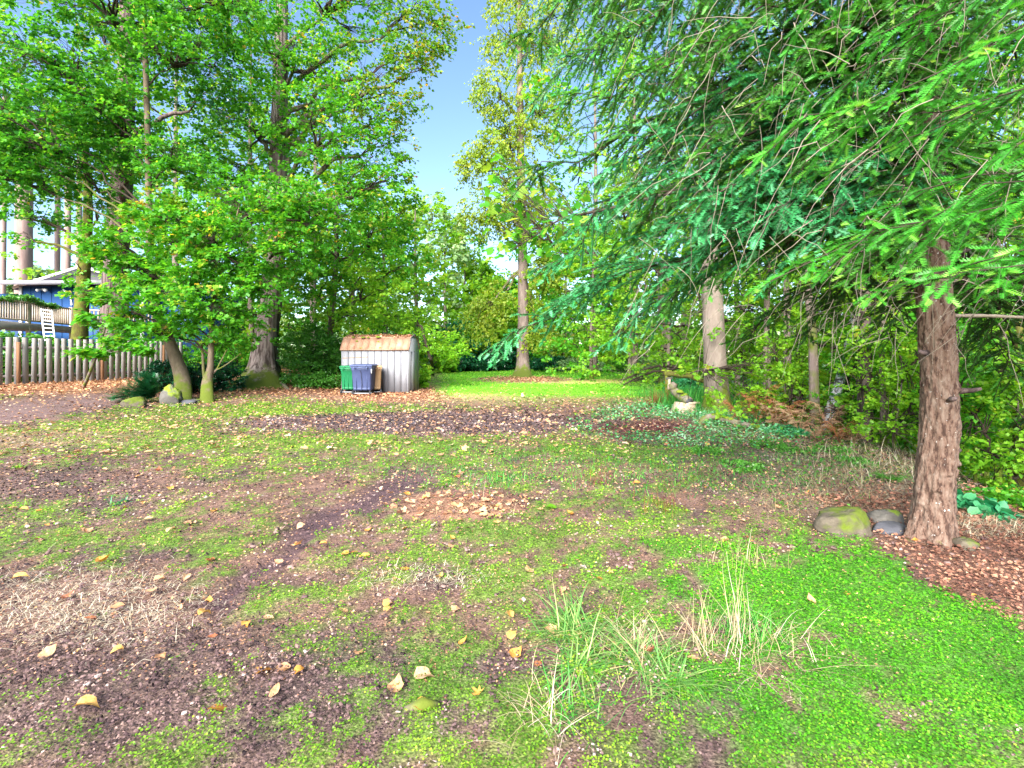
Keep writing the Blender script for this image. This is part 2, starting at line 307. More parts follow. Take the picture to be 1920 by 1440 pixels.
M['rubber'] = noisemat('black_rubber', [(0, (.012, .012, .014)), (1, (.03, .03, .034))], 9, .8, .1)
M['steel'] = noisemat('dull_steel', [(0, (.35, .35, .37)), (1, (.50, .50, .52))], 9, .4, 0)
M['white'] = noisemat('white_paint', [(0, (0.595, 0.595, 0.595)), (1, (0.714, 0.714, 0.714))], 5, .6, 0)
M['plank'] = noisemat('orange_brown_plank', [(0, (.26, .08, .03)), (1, (.50, .20, .09))], 6, .9, .1)

# ------------------------------------------------------------------ ground cover layout
def pix(X, Y):
    h = np.clip(hgt(X, Y), -1.2, .6); Y = np.maximum(Y, 1.25); return CX + F * X / Y, HY + F * (EYE - h) / Y
def ell(px, py, c):
    cx, cy_, rx, ry, v = c
    return v * np.clip(1.35 - ((px - cx) / rx) ** 2 - ((py - cy_) / ry) ** 2, 0, 1)
def seg(px, py, x0, y0, x1, y1, w0, w1):
    t = np.clip(((px - x0) * (x1 - x0) + (py - y0) * (y1 - y0)) / ((x1 - x0) ** 2 + (y1 - y0) ** 2), 0, 1)
    d = np.hypot(px - x0 - t * (x1 - x0), (py - y0 - t * (y1 - y0)) * 1.6)
    return np.clip(1.4 - d / (w0 + (w1 - w0) * t), 0, 1)
def masks(X, Y):
    X = np.asarray(X, float); Y = np.asarray(Y, float)
    front = Y > 1.25
    px, py = pix(X, Y)
    n1 = fbm(X * 1.3, Y * 1.3, 4, 21) - .5; n2 = fbm(X * 4, Y * 4, 4, 31) - .5; n3 = fbm(X * .5, Y * .5, 3, 41) - .5
    px = px + n1 * 160 * (py - 600) / 400; py = py + n2 * 40 * np.clip((py - 660) / 300, .1, 1.3)
    m = {}
    gr = .50 + 0 * X
    for c in [(1680, 1270, 400, 180, .55), (1450, 1080, 330, 110, .25), (1780, 1180, 240, 70, .3), (1000, 1010, 330, 90, .22), (500, 828, 380, 20, .45), (300, 800, 220, 14, .25), (520, 772, 260, 14, .4),
              (1000, 850, 260, 26, .25), (820, 1120, 200, 50, .25), (250, 1025, 200, 26, .3), (90, 875, 60, 10, .2), (1500, 1120, 200, 60, .3),
              (120, 915, 260, 50, -.42), (130, 1170, 330, 100, -.8), (420, 1310, 520, 95, -.42), (880, 945, 120, 30, -.6), (800, 1085, 110, 22, -.5),
              (800, 795, 360, 21, -.75), (460, 815, 110, 10, -.3), (1215, 805, 92, 16, -1.4), (60, 840, 200, 30, -.12), (1330, 940, 110, 20, -.35), (1500, 900, 160, 60, -.3),
              (1700, 960, 200, 60, -.5), (1080, 760, 260, 14, -.12), (560, 930, 200, 30, -.18), (760, 745, 200, 16, -.35), (300, 905, 110, 14, -.3), (280, 1050, 70, 18, -.8), (1170, 900, 200, 50, -.1)]:
        gr = gr + ell(px, py, c)
    track = np.maximum(seg(px, py, 395, 1140, 520, 1010, 26, 24), seg(px, py, 520, 1010, 770, 900, 24, 30))
    gr = gr - track * .9
    # leaf litter
    li = np.clip((746 - py) / 10, 0, 1) * np.clip((700 - px) / 40, 0, 1) + ell(px, py, (740, 742, 130, 14, 1)) + .8 * ell(px, py, (985, 712, 90, 7, 1)) + .9 * ell(px, py, (860, 950, 110, 26, 1))
    rl = np.clip(((py - 950) - .62 * (px - 1560)) / -22 + .6, 0, 1) * np.clip((px - 1440) / 60, 0, 1) * np.clip((py - 915) / 30, 0, 1)
    m['litR'] = np.where(front, np.clip(rl, 0, 1), 0)
    gr = gr - rl * 1.3
    lawn = np.clip((752 - py) / 14, 0, 1) * np.clip((px - 800) / 50, 0, 1) * np.clip((1250 - px) / 40, 0, 1)
    lawn = lawn * (1 - ell(px, py, (985, 712, 100, 7, 1)))
    dry = ell(px, py, (1080, 715, 170, 5, 1)) + ell(px, py, (900, 745, 90, 8, .7)) + ell(px, py, (1050, 752, 200, 9, .6)) + ell(px, py, (60, 820, 260, 22, .7))
    li = li * (1 - lawn); gr = gr - li * 1.2
    path = np.clip(1.3 - np.abs((py - 770 + px * .10) / 16), 0, 1) * np.clip((240 - px) / 30, 0, 1)
    path = path + ell(px, py, (0, 775, 120, 20, 1)); path = np.clip(path, 0, 1)
    gr = gr - path * 1.4; li = li * (1 - path)
    slope = np.clip((px - 1330) / 150, 0, 1) * np.clip((1000 - py) / 60, 0, 1) * np.clip((py - 770) / 30, 0, 1)
    m['slope'] = slope; gr = gr - slope * .22
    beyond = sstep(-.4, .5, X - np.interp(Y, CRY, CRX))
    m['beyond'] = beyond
    gr = np.where(front, gr, .4)
    n4 = fbm(X * 11, Y * 11, 3, 77) - .5
    dens = np.clip(gr + n2 * 1.3 + n1 * .55 + n4 * 2.3 * np.clip(1.4 - Y / 10, .2, 1), 0, 1)
    m['green'] = dens; m['lit'] = np.where(front, np.clip(li, 0, 1), 0); m['lawn'] = lawn; m['dry'] = np.clip(dry, 0, 1); m['path'] = path; m['track'] = track
    m['neon'] = np.clip(ell(px, py, (1680, 1240, 520, 230, 1.2)) + ell(px, py, (1350, 1060, 300, 70, .5)), 0, 1)
    m['mint'] = np.clip(ell(px, py, (1330, 800, 230, 42, 1.3)) + ell(px, py, (1250, 770, 110, 20, .6)), 0, 1)
    m['red'] = ell(px, py, (1215, 805, 90, 14, 1)) + .6 * ell(px, py, (880, 945, 110, 22, 1))
    m['mint'] = m['mint'] * (1 - np.clip(m['red'], 0, 1)); m['green'] = m['green'] * (1 - np.clip(m['red'] * 1.3, 0, 1))
    m['band'] = np.clip(ell(px, py, (800, 795, 350, 18, 1.3)), 0, 1) * sstep(-.35, .3, n2 + n4 + n1)
    m['gravel'] = np.clip(ell(px, py, (800, 795, 370, 21, 1)) + ell(px, py, (350, 1310, 700, 130, .8)) + ell(px, py, (60, 930, 260, 60, .6)), 0, 1)
    m['px'] = px; m['py'] = py; return m

def axis(parts):
    v = [parts[0][0]]
    for lo, hi, st in parts:
        k = max(1, int(round((hi - lo) / st))); v += list(np.linspace(lo, hi, k + 1)[1:])
    return np.array(v)
xs = axis([(-400, -60, 34), (-60, -22, 2), (-22, -9, .3), (-9, 7, .095), (7, 22, .5), (22, 60, 2), (60, 400, 34)])
ys = axis([(-200, -20, 20), (-20, 0, 1), (0, 9, .085), (9, 22, .18), (22, 60, .6), (60, 120, 5), (120, 500, 38)])
GX, GY = np.meshgrid(xs, ys)
gx = GX.ravel(); gy = GY.ravel(); mk = masks(gx, gy)
gz = hgt(gx, gy); near = (np.abs(gx) < 9) & (gy < 10) & (gy > 0)
gz = gz + np.where(near, .018 * (fbm(gx * 9, gy * 9, 3, 55) - .5) + .02 * mk['green'] * (fbm(gx * 5, gy * 5, 2, 59)) - .03 * mk['track'], 0)
def mixc(a, b, t): return a + (np.asarray(b) - a) * np.clip(t, 0, 1)[:, None]
nA = fbm(gx * 2.2, gy * 2.2, 4, 71); nB = fbm(gx * 7, gy * 7, 3, 73)
colr = np.array([.20, .115, .085]) * (.6 + .8 * nB)[:, None]
colr = mixc(colr, np.array([.12, .075, .065]), sstep(.5, .7, nA))
colr = mixc(colr, np.array([.19, .13, .115]), mk['gravel'] * (.4 + .6 * nB))
colr = mixc(colr, np.array([.115, .095, .115]), mk['band'] * .8)
colr = mixc(colr, np.array([.11, .065, .07]), mk['track'])
colr = mixc(colr, np.array([.10, .032, .030]), mk['red'])
colr = mixc(colr, np.array([.30, .16, .10]), mk['lit'] * .9)
colr = mixc(colr, np.array([.20, .105, .075]), mk['litR'])
colr = mixc(colr, np.array([.27, .20, .14]), mk['slope'] * .8)  # dry straw tone, also lightened to offset the shade under the fir
colr = mixc(colr, np.array([.20, .125, .115]), mk['path'])
gcol = np.array([.14, .25, .03]) * (.7 + .6 * nB)[:, None]
gcol = mixc(gcol, np.array([.06, .28, .014]), mk['neon']); gcol = mixc(gcol, np.array([.06, .26, .08]), mk['mint'])
colr = mixc(colr, gcol, sstep(.35, .95, mk['green']) * .75)
lawnc = mixc(np.tile(np.array([.13, .34, .02]), (len(gx), 1)), np.array([.42, .34, .12]), mk['dry'])
colr = mixc(colr, lawnc, mk['lawn'])
colr = mixc(colr, np.array([.36, .30, .13]), mk['dry'] * (1 - mk['lawn']) * .5)
colr = colr * (.76 + .24 * np.clip(mk['lawn'] + mk['lit'] * .6, 0, 1))[:, None] * np.array([.97, 1., 1.02])
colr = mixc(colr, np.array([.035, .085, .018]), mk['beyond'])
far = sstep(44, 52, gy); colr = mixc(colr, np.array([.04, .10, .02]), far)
mb = MB(); nx, ny = len(xs), len(ys); ii = np.arange(nx * ny).reshape(ny, nx)
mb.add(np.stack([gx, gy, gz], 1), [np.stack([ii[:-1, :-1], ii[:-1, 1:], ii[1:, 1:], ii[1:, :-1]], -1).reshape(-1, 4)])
m, N, L = mat('ground_soil'); b = N['Principled BSDF']; b.inputs['Roughness'].default_value = .95; b.inputs['Specular IOR Level'].default_value = .15
at = N.new('ShaderNodeAttribute'); at.attribute_name = 'Col'; tc = N.new('ShaderNodeTexCoord')
n1 = N.new('ShaderNodeTexNoise'); n1.inputs['Scale'].default_value = 90; n1.inputs['Detail'].default_value = 6; L.new(tc.outputs['Object'], n1.inputs[0])
n2 = N.new('ShaderNodeTexVoronoi'); n2.inputs['Scale'].default_value = 70; L.new(tc.outputs['Object'], n2.inputs[0])
mr = N.new('ShaderNodeMapRange'); mr.inputs[1].default_value = .3; mr.inputs[2].default_value = .7; mr.inputs[3].default_value = .45; mr.inputs[4].default_value = 1.7; L.new(n1.outputs[0], mr.inputs[0])
sp = N.new('ShaderNodeMapRange'); sp.inputs[1].default_value = 0; sp.inputs[2].default_value = 1; sp.inputs[3].default_value = .65; sp.inputs[4].default_value = 1.35
sx = N.new('ShaderNodeSeparateColor'); L.new(n2.outputs['Color'], sx.inputs[0]); L.new(sx.outputs[0], sp.inputs[0])
mu = N.new('ShaderNodeMath'); mu.operation = 'MULTIPLY'; L.new(mr.outputs[0], mu.inputs[0]); L.new(sp.outputs[0], mu.inputs[1])
vm = N.new('ShaderNodeVectorMath'); vm.operation = 'SCALE'; L.new(at.outputs['Color'], vm.inputs[0]); L.new(mu.outputs[0], vm.inputs['Scale']); L.new(vm.outputs[0], b.inputs['Base Color'])
bp = N.new('ShaderNodeBump'); bp.inputs['Strength'].default_value = .7; bp.inputs['Distance'].default_value = .015; L.new(n1.outputs[0], bp.inputs['Height']); L.new(bp.outputs[0], b.inputs['Normal'])
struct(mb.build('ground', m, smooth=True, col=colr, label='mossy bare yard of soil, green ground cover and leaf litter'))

# ------------------------------------------------------------------ loose ground cover ("stuff")
def scatter(n, y0, y1, xk=1.2, p=2.0, x0=None, x1=None):
    """points in the yard, denser near; p: exponent of the density falloff"""
    u = rng.random(n)
    Y = y0 * (y1 / y0) ** u if p == 2 else y0 + (y1 - y0) * u
    X = (rng.random(n) * 2 - 1) * (xk * Y + .3)
    return X, Y
def zed(X, Y): return hgt(X, Y)
UP = np.array([0, 0, 1.])
def cover(name, matk, n, sel, y0, y1, label, size=.0042, smin=.011, tmpl=KITE, lift=.012, tilt=.45, vb=0, smax=.10):
    X, Y = scatter(n, y0, y1); k = masks(X, Y); keep = rng.random(n) < sel(k)
    X = X[keep]; Y = Y[keep]; n = len(X)
    s = np.clip(size * Y * rng.uniform(.6, 1.35, n), smin, smax)
    z = zed(X, Y) + lift * rng.uniform(.2, 1.5, n) * np.clip(Y / 3, 1, 3) + .018
    nn = rdir(n, 0, tilt) ; nn = nrm(nn * tilt + UP); d = rdir(n) * [1, 1, .2]
    v = np.clip(.5 + .5 * (fbm(X * 3, Y * 3, 2, 91) - .5) * 2 + rng.normal(0, .22, n) + vb, 0, 1)
    mbx = MB(); inst(mbx, *tmpl, np.stack([X, Y, z], 1), d, nn, s, v); o = mbx.build(name, M[matk], kind='stuff', label=label); o['category'] = 'ground cover'; return o
notgreen = lambda k: (1 - k['neon']) * (1 - k['mint']) * (1 - k['lawn'])
cover('ground_cover', 'cover', 260000, lambda k: sstep(.2, .95, k['green']) * (1 - k['neon'] * .75) * (1 - k['mint']) * (1 - k['lawn']) * (1 - k['beyond']), 1.6, 20, 'low yellow green ground cover spread over the yard')
cover('bright_ground_cover', 'neon', 170000, lambda k: sstep(.25, .95, k['green']) * k['neon'] ** 1.3, 1.5, 6, 'vivid green creeping ground cover at the lower right of the yard', size=.0050)
cover('mint_ground_cover', 'mint', 90000, lambda k: k['mint'] * sstep(.1, .5, k['green'] + .3), 5, 22, 'pale minty low plants round the stump and fallen branch', size=.0052, lift=.03)
cover('lawn_grass', 'lawn', 60000, lambda k: k['lawn'] * (1 - .6 * k['dry']), 14, 48, 'mown bright green lawn behind the shed', size=.0028, tilt=1.4)
cover('bark_chips', 'chips', 130000, lambda k: (1 - sstep(.3, .8, k['green'])) * np.clip(k['gravel'] + .35, 0, 1) * (1 - k['lit']) * (1 - k['path']) * (1 - k['litR']), 1.5, 14, 'loose purple brown bark chips on bare soil', size=.0056, lift=.008, tilt=.7)
cover('dark_gravel', 'gravel', 40000, lambda k: .8 * k['band'] * (1 - .6 * sstep(.4, .9, k['green'])), 8, 16, 'dark grey gravel band across the yard', size=.0030, lift=.006, tilt=.6)
cover('red_mulch', 'redchip', 60000, lambda k: np.clip(k['red'], 0, 1), 4, 12, 'patch of dark red mulch spread on the moss', size=.0030, lift=.03, tilt=.8)
cover('leaf_litter', 'litter', 120000, lambda k: np.clip(k['lit'], 0, 1) * (1 - k['beyond']), 10, 45, 'drift of fallen tan and orange leaves under the trees by the fence', size=.0050, lift=.015, tilt=.6, smax=.12)
cover('russet_litter', 'litterR', 60000, lambda k: np.clip(k['litR'], 0, 1), 2.4, 7, 'russet leaf litter and bark round the foot of the fir', size=.0075, lift=.012, tilt=.6)
cover('slope_litter', 'litterR', 50000, lambda k: np.clip(k['slope'] * .7 + .10 * (1 - k['lawn']) * (1 - k['neon']), 0, 1), 2.0, 16, 'brown leaf scraps strewn over the bank', size=.0042, lift=.01, tilt=.7)
cover('scattered_leaf_scraps', 'litter', 60000, lambda k: .30 * (1 - k['lawn'] * .7) * (1 - k['beyond']) * (1 + 1.2 * (k['py'] < 840)) * (1 - .6 * k['neon']), 2.2, 24, 'small fallen leaves scattered thinly over the moss', size=.0050, lift=.012, tilt=.3, vb=.2, smax=.08)

CHIP = ([(-.5, -.25, 0), (.45, -.3, 0), (.5, .22, .02), (-.4, .3, .03), (-.4, -.2, .16), (.38, -.2, .2), (.4, .18, .16), (-.36, .22, .2)], [[(4, 5, 6, 7), (0, 1, 5, 4), (1, 2, 6, 5), (2, 3, 7, 6), (3, 0, 4, 7)]])
cover('coarse_bark_chips', 'chips', 15000, lambda k: (1 - sstep(.3, .9, k['green'])) * np.clip(k['gravel'] + .1, 0, 1), 1.6, 4.2, 'coarse curled bark chips scattered on the near soil', size=.0095, smin=.012, lift=.004, tilt=.7, tmpl=CHIP, vb=.05)
cover('bank_weeds', 'ivy', 30000, lambda k: np.clip(k['slope'] * sstep(0, .5, k['green'] + .15) * (k['px'] < 1650) + .5 * k['mint'], 0, 1), 4, 18, 'dark green leafy weeds over the top of the bank', size=.0065, lift=.03, tilt=.7, vb=.1)
def strands(name, matk, n, pts, L, wid, label, up=.25, curl=.8, kind='stuff', parent=None, vb=.5, heading=None):
    X, Y = pts; n = len(X); d = rdir(n) * [1, 1, .25]
    if heading is not None: d = nrm(d * .55 + np.array(heading))
    d[:, 2] = np.abs(d[:, 2]) + up; d = nrm(d)
    mbx = MB(); Ls = rng.uniform(*L, n); ws = rng.uniform(*wid, n)
    ribbons(mbx, np.stack([X, Y, zed(X, Y) + .012], 1), d, Ls, ws, rng.uniform(.3, 1.6, n) * curl, np.clip(rng.normal(vb, .25, n), 0, 1), n=3 if matk == 'straw' else 2)
    return mbx.build(name, M[matk], parent, kind=kind, label=label)
def ell_pts(n, px, py, rx, ry):
    a = rng.random(n) * 6.283; r = np.sqrt(rng.random(n)) * (1 + .25 * rng.normal(0, 1, n))
    qx = px + rx * r * np.cos(a); qy = np.maximum(py + ry * r * np.sin(a), 690)
    Y = F * EYE / (qy - HY); return (qx - CX) / F * Y, Y
def st(name, matk, n, e, L, w_, label, **k): 
    o = strands(name, matk, n, ell_pts(n, *e), L, w_, label, **k); o['category'] = 'dry grass' if matk == 'straw' else 'grass'; return o
st('bleached_roots', 'straw', 2300, (150, 1140, 240, 80), (.04, .13), (.0016, .0032), 'bleached grass roots lying over bare soil at left', up=.12, curl=1.0, vb=.9)
st('bleached_roots', 'straw', 380, (800, 1090, 130, 22), (.03, .10), (.0022, .004), 'small patch of bleached roots in the middle of the moss', up=.1, vb=.9)
st('dry_grass', 'straw', 2600, (1650, 850, 160, 45), (.10, .34), (.004, .008), 'matted dry grass along the top of the bank', up=.3, curl=1.2, vb=.55)
st('dry_grass', 'straw', 2200, (1560, 900, 130, 50), (.08, .25), (.003, .006), 'dry grass stalks flattened on the bank behind the boulder', up=.15, curl=1, vb=.35)
st('dry_grass', 'straw', 900, (1860, 990, 90, 22), (.07, .22), (.003, .005), 'pale straw to the right of the fir trunk', up=.2, curl=1.2, vb=.65)
st('dry_grass', 'straw', 1300, (1480, 770, 170, 22), (.15, .5), (.008, .014), 'tangle of dry stems under the dead ferns', up=.5, curl=1.2, vb=.4)
st('short_grass', 'grass', 5000, (1000, 870, 300, 50), (.03, .10), (.003, .007), 'short grass mixed into the moss in mid yard', up=.8, curl=.7)
st('dry_grass', 'straw', 2500, (1540, 900, 230, 70), (.06, .22), (.0025, .005), 'thin dry stalks combed over the brown slope', up=.15, curl=1, vb=.3)
st('short_grass', 'grass', 4500, (1400, 870, 260, 60), (.03, .12), (.003, .008), 'short dark weeds mixed into the bank', up=.8, curl=.7, vb=.25)

# ------------------------------------------------------------------ trees
def trunk_mesh(pts, rad, k=16, seg=40, rough=.08, flare=.6, fh=.5, seed=0, kf=7):
    kf = kf if k < 36 else 15
    pts = np.array(pts, float); rad = np.array(rad, float)
    t0 = np.linspace(0, 1, len(pts)); t = np.linspace(0, 1, seg + 1)
    Q = np.stack([np.interp(t, t0, pts[:, i]) for i in range(3)], 1)
    for _ in range(2): Q[1:-1] = (Q[:-2] + 2 * Q[1:-1] + Q[2:]) / 4
    Rr = np.interp(t, t0, rad); z0 = Q[0, 2]
    Rr = Rr * (1 + flare * np.exp(-np.maximum(Q[:, 2] - z0, 0) / fh * 1.6))
    th = np.arange(k) / k * 2 * math.pi
    TH, TT = np.meshgrid(th, Q[:, 2])
    n = fbm(TH / 6.283 * kf + seed * 9, TT * 1.1 + seed, 3, seed)
    n = n * .5 + .5 * fbm((6.283 - TH) / 6.283 * kf + seed * 9, TT * 1.1 + seed, 3, seed)
    root = np.exp(-np.maximum(TT - z0, 0) / fh * 2.2) * .30 * flare * np.cos(TH * 5 + seed)
    RR = Rr[:, None] * (1 + rough * 2 * (n - .5) + root)
    V = Q[:, None] + np.stack([RR * np.cos(TH), RR * np.sin(TH), 0 * TH], -1)
    idx = np.arange((seg + 1) * k).reshape(seg + 1, k)
    q = np.stack([idx[:-1], np.roll(idx[:-1], -1, 1), np.roll(idx[1:], -1, 1), idx[1:]], -1).reshape(-1, 4)
    m_ = MB(); moss = np.exp(-(np.maximum(V[..., 2] - z0 - .25, 0) / .9) ** 1.5)
    m_.add(V.reshape(-1, 3), [q, idx[-1][None, :]], moss.ravel()); return m_, Q, Rr
def at_z(Q, z): return np.array([np.interp(z, Q[:, 2], Q[:, 0]), np.interp(z, Q[:, 2], Q[:, 1]), np.clip(z, Q[0, 2], Q[-1, 2])])
def curve3(A, B, sag, n=7, jit=.0):
    t = np.linspace(0, 1, n)[:, None]; A = np.array(A); B = np.array(B)
    Lh = np.linalg.norm(B - A)
    C = A + (B - A) * t + np.array([0, 0, 1.]) * (4 * t * (1 - t)) * sag * Lh
    C[1:-1] += rng.normal(0, jit * Lh, (n - 2, 3)); return C
def foliage(crown, twigs, lobe, root, ntw, leaf, per, tw=.55, tmpl=KITE, flat=.5, droop=0., vb=0., shell=.45, lean_twigs=False):
    c, r = np.array(lobe[0]), np.array(lobe[1])
    d = rdir(ntw); C = c + d * r * (rng.random(ntw) ** shell)[:, None]
    nb = max(2, ntw // 14)
    K = c + rdir(nb) * r * .45
    root = np.array(root)
    for kp in K:
        cv = curve3(root, kp, .06, 6, .03); rr = np.linspace(.028, .010, 6) * (1 + np.linalg.norm(r) * .25)
        tubes(twigs, cv, rr, 4)
    sub = np.argmin(((C[:, None] - K[None]) ** 2).sum(-1), 1)
    A0 = K[sub] + (root - K[sub]) * rng.uniform(0, .35, ntw)[:, None]
    t = np.linspace(0, 1, 3)[None, :, None]
    cur = A0[:, None] + (C - A0)[:, None] * t + np.array([0, 0, 1.]) * (4 * t * (1 - t)) * .08 * np.linalg.norm(C - A0, axis=1)[:, None, None]
    if twigs is not crown and not lean_twigs: tubes(twigs, cur, np.tile(np.linspace(.010, .004, 3), (ntw, 1)), 3)
    # leaf sprays fan out flat from each twig end
    m_ = 4; hd = nrm(C - A0); hd[:, 2] *= .3; hd = nrm(hd + 1e-4)
    side = nrm(np.cross(hd, UP))
    ang = rng.uniform(-1.5, 1.5, (ntw, m_)) + np.linspace(-1, 1, m_)[None] * .6
    td = hd[:, None] * np.cos(ang)[..., None] + side[:, None] * np.sin(ang)[..., None]
    td[..., 2] += rng.normal(-droop, .16, (ntw, m_)); td = nrm(td)
    tl = tw * rng.uniform(.45, 1.1, (ntw, m_))
    tt = (rng.random((ntw, m_, per)) ** .8)
    pos = C[:, None, None] + td[:, :, None] * (tl[..., None] * tt)[..., None]
    pos[..., 2] -= droop * tl[..., None] * tt ** 2 * .6
    pos = pos + rng.normal(0, leaf * .35, pos.shape)
    N_ = ntw * m_ * per; pos = pos.reshape(-1, 3)
    ld = nrm(np.repeat(td.reshape(-1, 3), per, 0) + rng.normal(0, .75, (N_, 3)) * [1, 1, .5] + np.array([0, 0, -.25 - droop]))
    ln = nrm(rng.normal(0, 1, (N_, 3)) * (1 - flat) * 1.3 + np.array([0, -.25, 1.]))
    ctone = np.repeat(rng.normal(0, .13, ntw), m_ * per)
    v = np.clip(.45 + vb + ctone + rng.normal(0, .17, N_), 0, 1)
    s = leaf * rng.uniform(.6, 1.3, N_)
    inst(crown, *tmpl, pos, ld, ln, s, v)
BG = []
def tree(name, label, cat, path, rad, lobes, leafm, leaf=.12, per=7, tw=.55, bark='barkgrey', group=None, tmpl=KITE, dens=1., flare=.5, k=14, seg=30, rough=.08, flat=.5, droop=0., seed=1, twigm='twig', vb=0., shell=.45, extra=None, minz=.0):
    base = np.array(path[0], float)
    t = thing(name, label, cat, base, group)
    path = [list(p) for p in path]; path[0][2] -= .25
    mbt, Q, Rr = trunk_mesh(path, rad, k, seg, rough, flare, .35 + rad[0], seed)
    mbt.build('trunk', M[bark], t, smooth=True)
    cr = MB(); tw_ = MB()
    ext = {}
    for i, lb in enumerate(lobes):
        c, r = np.array(lb[0], float), np.array(lb[1], float); n = max(3, int(lb[2] * dens))
        z = np.clip(c[2] - .35 * abs(c[0] - Q[0, 0]) - r[2] * .5, Q[0, 2] + (Q[-1, 2] - Q[0, 2]) * .25, Q[-1, 2] - .1)
        rt = at_z(Q, z); mid = rt + (c - rt) * .72
        lm = MB(); rl = max(.018, np.interp(z, Q[:, 2], Rr) * .38)
        cv = curve3(rt, mid, .10, 8, .02); tubes(lm, cv, np.linspace(rl, rl * .45, 8), 6)
        lm.build('limb', M[bark if rl > .04 else twigm], t, smooth=True)
        lk = lb[3] if len(lb) > 3 else 'crown'
        if lk == 'crown': foliage(cr, tw_, (c, r), mid, n, leaf, per, tw, tmpl, flat, droop, vb, shell, base[1] > 27)
        else:
            if lk not in ext: ext[lk] = MB()
            foliage(ext[lk], tw_, (c, r), mid, n, leaf, per, tw, tmpl, flat, droop, vb, shell, base[1] > 27)
    if cr.n: cr.build('crown', M[leafm], t, kind='stuff')
    for kk, mm in ext.items(): mm.build('crown', M[kk], t, kind='stuff')
    if tw_.n: tw_.build('twigs', M[twigm], t, kind='stuff')
    return t
def lobe(px, py, Y, rx, ry, n, rd=None, *mt):
    s = Y / F; return (P(px, py, Y), (rx * s, (rd if rd else rx * s), ry * s), n, *mt)
def tp(*pts): return [list(P(px, py, Y)) for px, py, Y in pts]
gA = G(340, 757)
tree('alder_tree', 'pale barked leaning alder with a mossy curved base beside the pointed mossy rock', 'tree',
     [gA] + tp((345, 715, 16), (322, 650, 16), (300, 600, 16.2), (282, 540, 16.4), (279, 400, 16.5), (277, 240, 16.5), (272, 90, 16.5), (268, -60, 16.6)), [.26, .23, .19, .16, .12, .10, .09, .085, .06],
     [lobe(100, 120, 16, 120, 90, 110), lobe(50, 240, 15.5, 110, 80, 90), lobe(220, 235, 17, 110, 70, 80), lobe(345, 110, 17, 120, 80, 110), lobe(190, 10, 16, 150, 70, 120),
      lobe(60, 395, 16, 60, 34, 24), lobe(30, 320, 15.5, 80, 50, 50), lobe(-30, 250, 15.5, 80, 80, 60), lobe(160, 180, 16, 70, 60, 50), lobe(150, 330, 17, 80, 50, 40), lobe(-80, 150, 16, 90, 150, 90), lobe(400, 10, 17, 120, 70, 100), lobe(330, 300, 16.5, 60, 50, 40)],
     'alder', .13, 8, .5, 'barktan', seed=3, dens=1.35, flare=.12)
gB = G(388, 757)
tB = tree('vine_maple', 'small twin stemmed vine maple with bright green foliage right of the leaning alder', 'tree',
     [gB] + tp((388, 715, 16), (395, 690, 16), (396, 640, 16), (400, 560, 16.1), (430, 470, 16.2), (450, 380, 16.3)), [.19, .16, .10, .085, .06, .045, .02],
     [lobe(325, 440, 15.6, 80, 60, 75), lobe(420, 470, 15.8, 90, 75, 90), lobe(350, 545, 15.4, 85, 50, 75), lobe(465, 395, 16.5, 95, 65, 80), lobe(540, 470, 16.5, 65, 55, 45),
      lobe(300, 620, 15.4, 50, 26, 26), lobe(410, 590, 15.6, 75, 36, 50), lobe(480, 540, 16, 60, 40, 35), lobe(440, 640, 16.4, 50, 16, 12), lobe(255, 500, 15.8, 50, 40, 36), lobe(230, 600, 15.6, 40, 22, 14), lobe(560, 400, 17, 70, 60, 50), lobe(300, 395, 15.6, 50, 30, 26, None, 'autumn'), lobe(255, 585, 15.6, 30, 24, 10), lobe(215, 460, 15.4, 50, 34, 26), lobe(170, 545, 15.2, 34, 18, 9)],
     'maple', .125, 8, .45, 'barktan', flare=.3, seed=5, tmpl=MAPLE2, dens=1.25)
for a_, b_, c_ in ((( 384, 712), (378, 640), .055), ((400, 700), (425, 655), .03), ((402, 695), (452, 662), .022)):
    mm = MB(); A_ = P(*a_, 16.05); B_ = P(*b_, 16.1); tubes(mm, curve3(A_, B_, -.06, 7, .01), np.linspace(c_, c_ * .6, 7), 8); mm.build('stem', M['barktan'], tB, smooth=True)
tree('old_cedar_tree', 'big old cedar with a furrowed grey trunk and mossy flared base left of the shed', 'tree',
     [G(487, 726)] + tp((494, 690, 20.5), (498, 640, 20.6), (512, 540, 20.8), (518, 430, 21), (522, 300, 21), (526, 150, 21), (530, -80, 21)), [.66, .50, .46, .43, .40, .36, .30, .2],
     [lobe(470, 240, 20, 120, 90, 110), lobe(620, 250, 19.5, 110, 90, 110), lobe(600, 400, 19.5, 100, 80, 90), lobe(690, 330, 19.5, 75, 85, 60), lobe(560, 110, 20, 130, 80, 120),
      lobe(700, 170, 20, 80, 75, 60, None, 'autumn'), lobe(770, 100, 20, 62, 34, 24, None, 'autumn'), lobe(430, 330, 20, 90, 60, 60), lobe(640, 0, 20, 160, 70, 130), lobe(440, 0, 20.5, 120, 70, 90),
      lobe(740, 255, 19.6, 40, 45, 14, None, 'autumn'), lobe(790, 30, 20, 76, 50, 46, None, 'autumn'), lobe(815, 120, 20, 34, 34, 14, None, 'autumn'), lobe(760, 200, 20, 34, 30, 12, None, 'autumn'), lobe(745, 330, 19.8, 28, 22, 6, None, 'autumn'), lobe(540, 500, 20, 60, 50, 30)],
     'maple', .14, 7, .6, 'barkcedar', k=44, seg=80, rough=.16, flare=1.1, seed=8, dens=1.25)
r_ = thing('exposed_root', 'bare grey forked root arching out of the leaf litter beside the old cedar', 'tree root', G(530, 735))
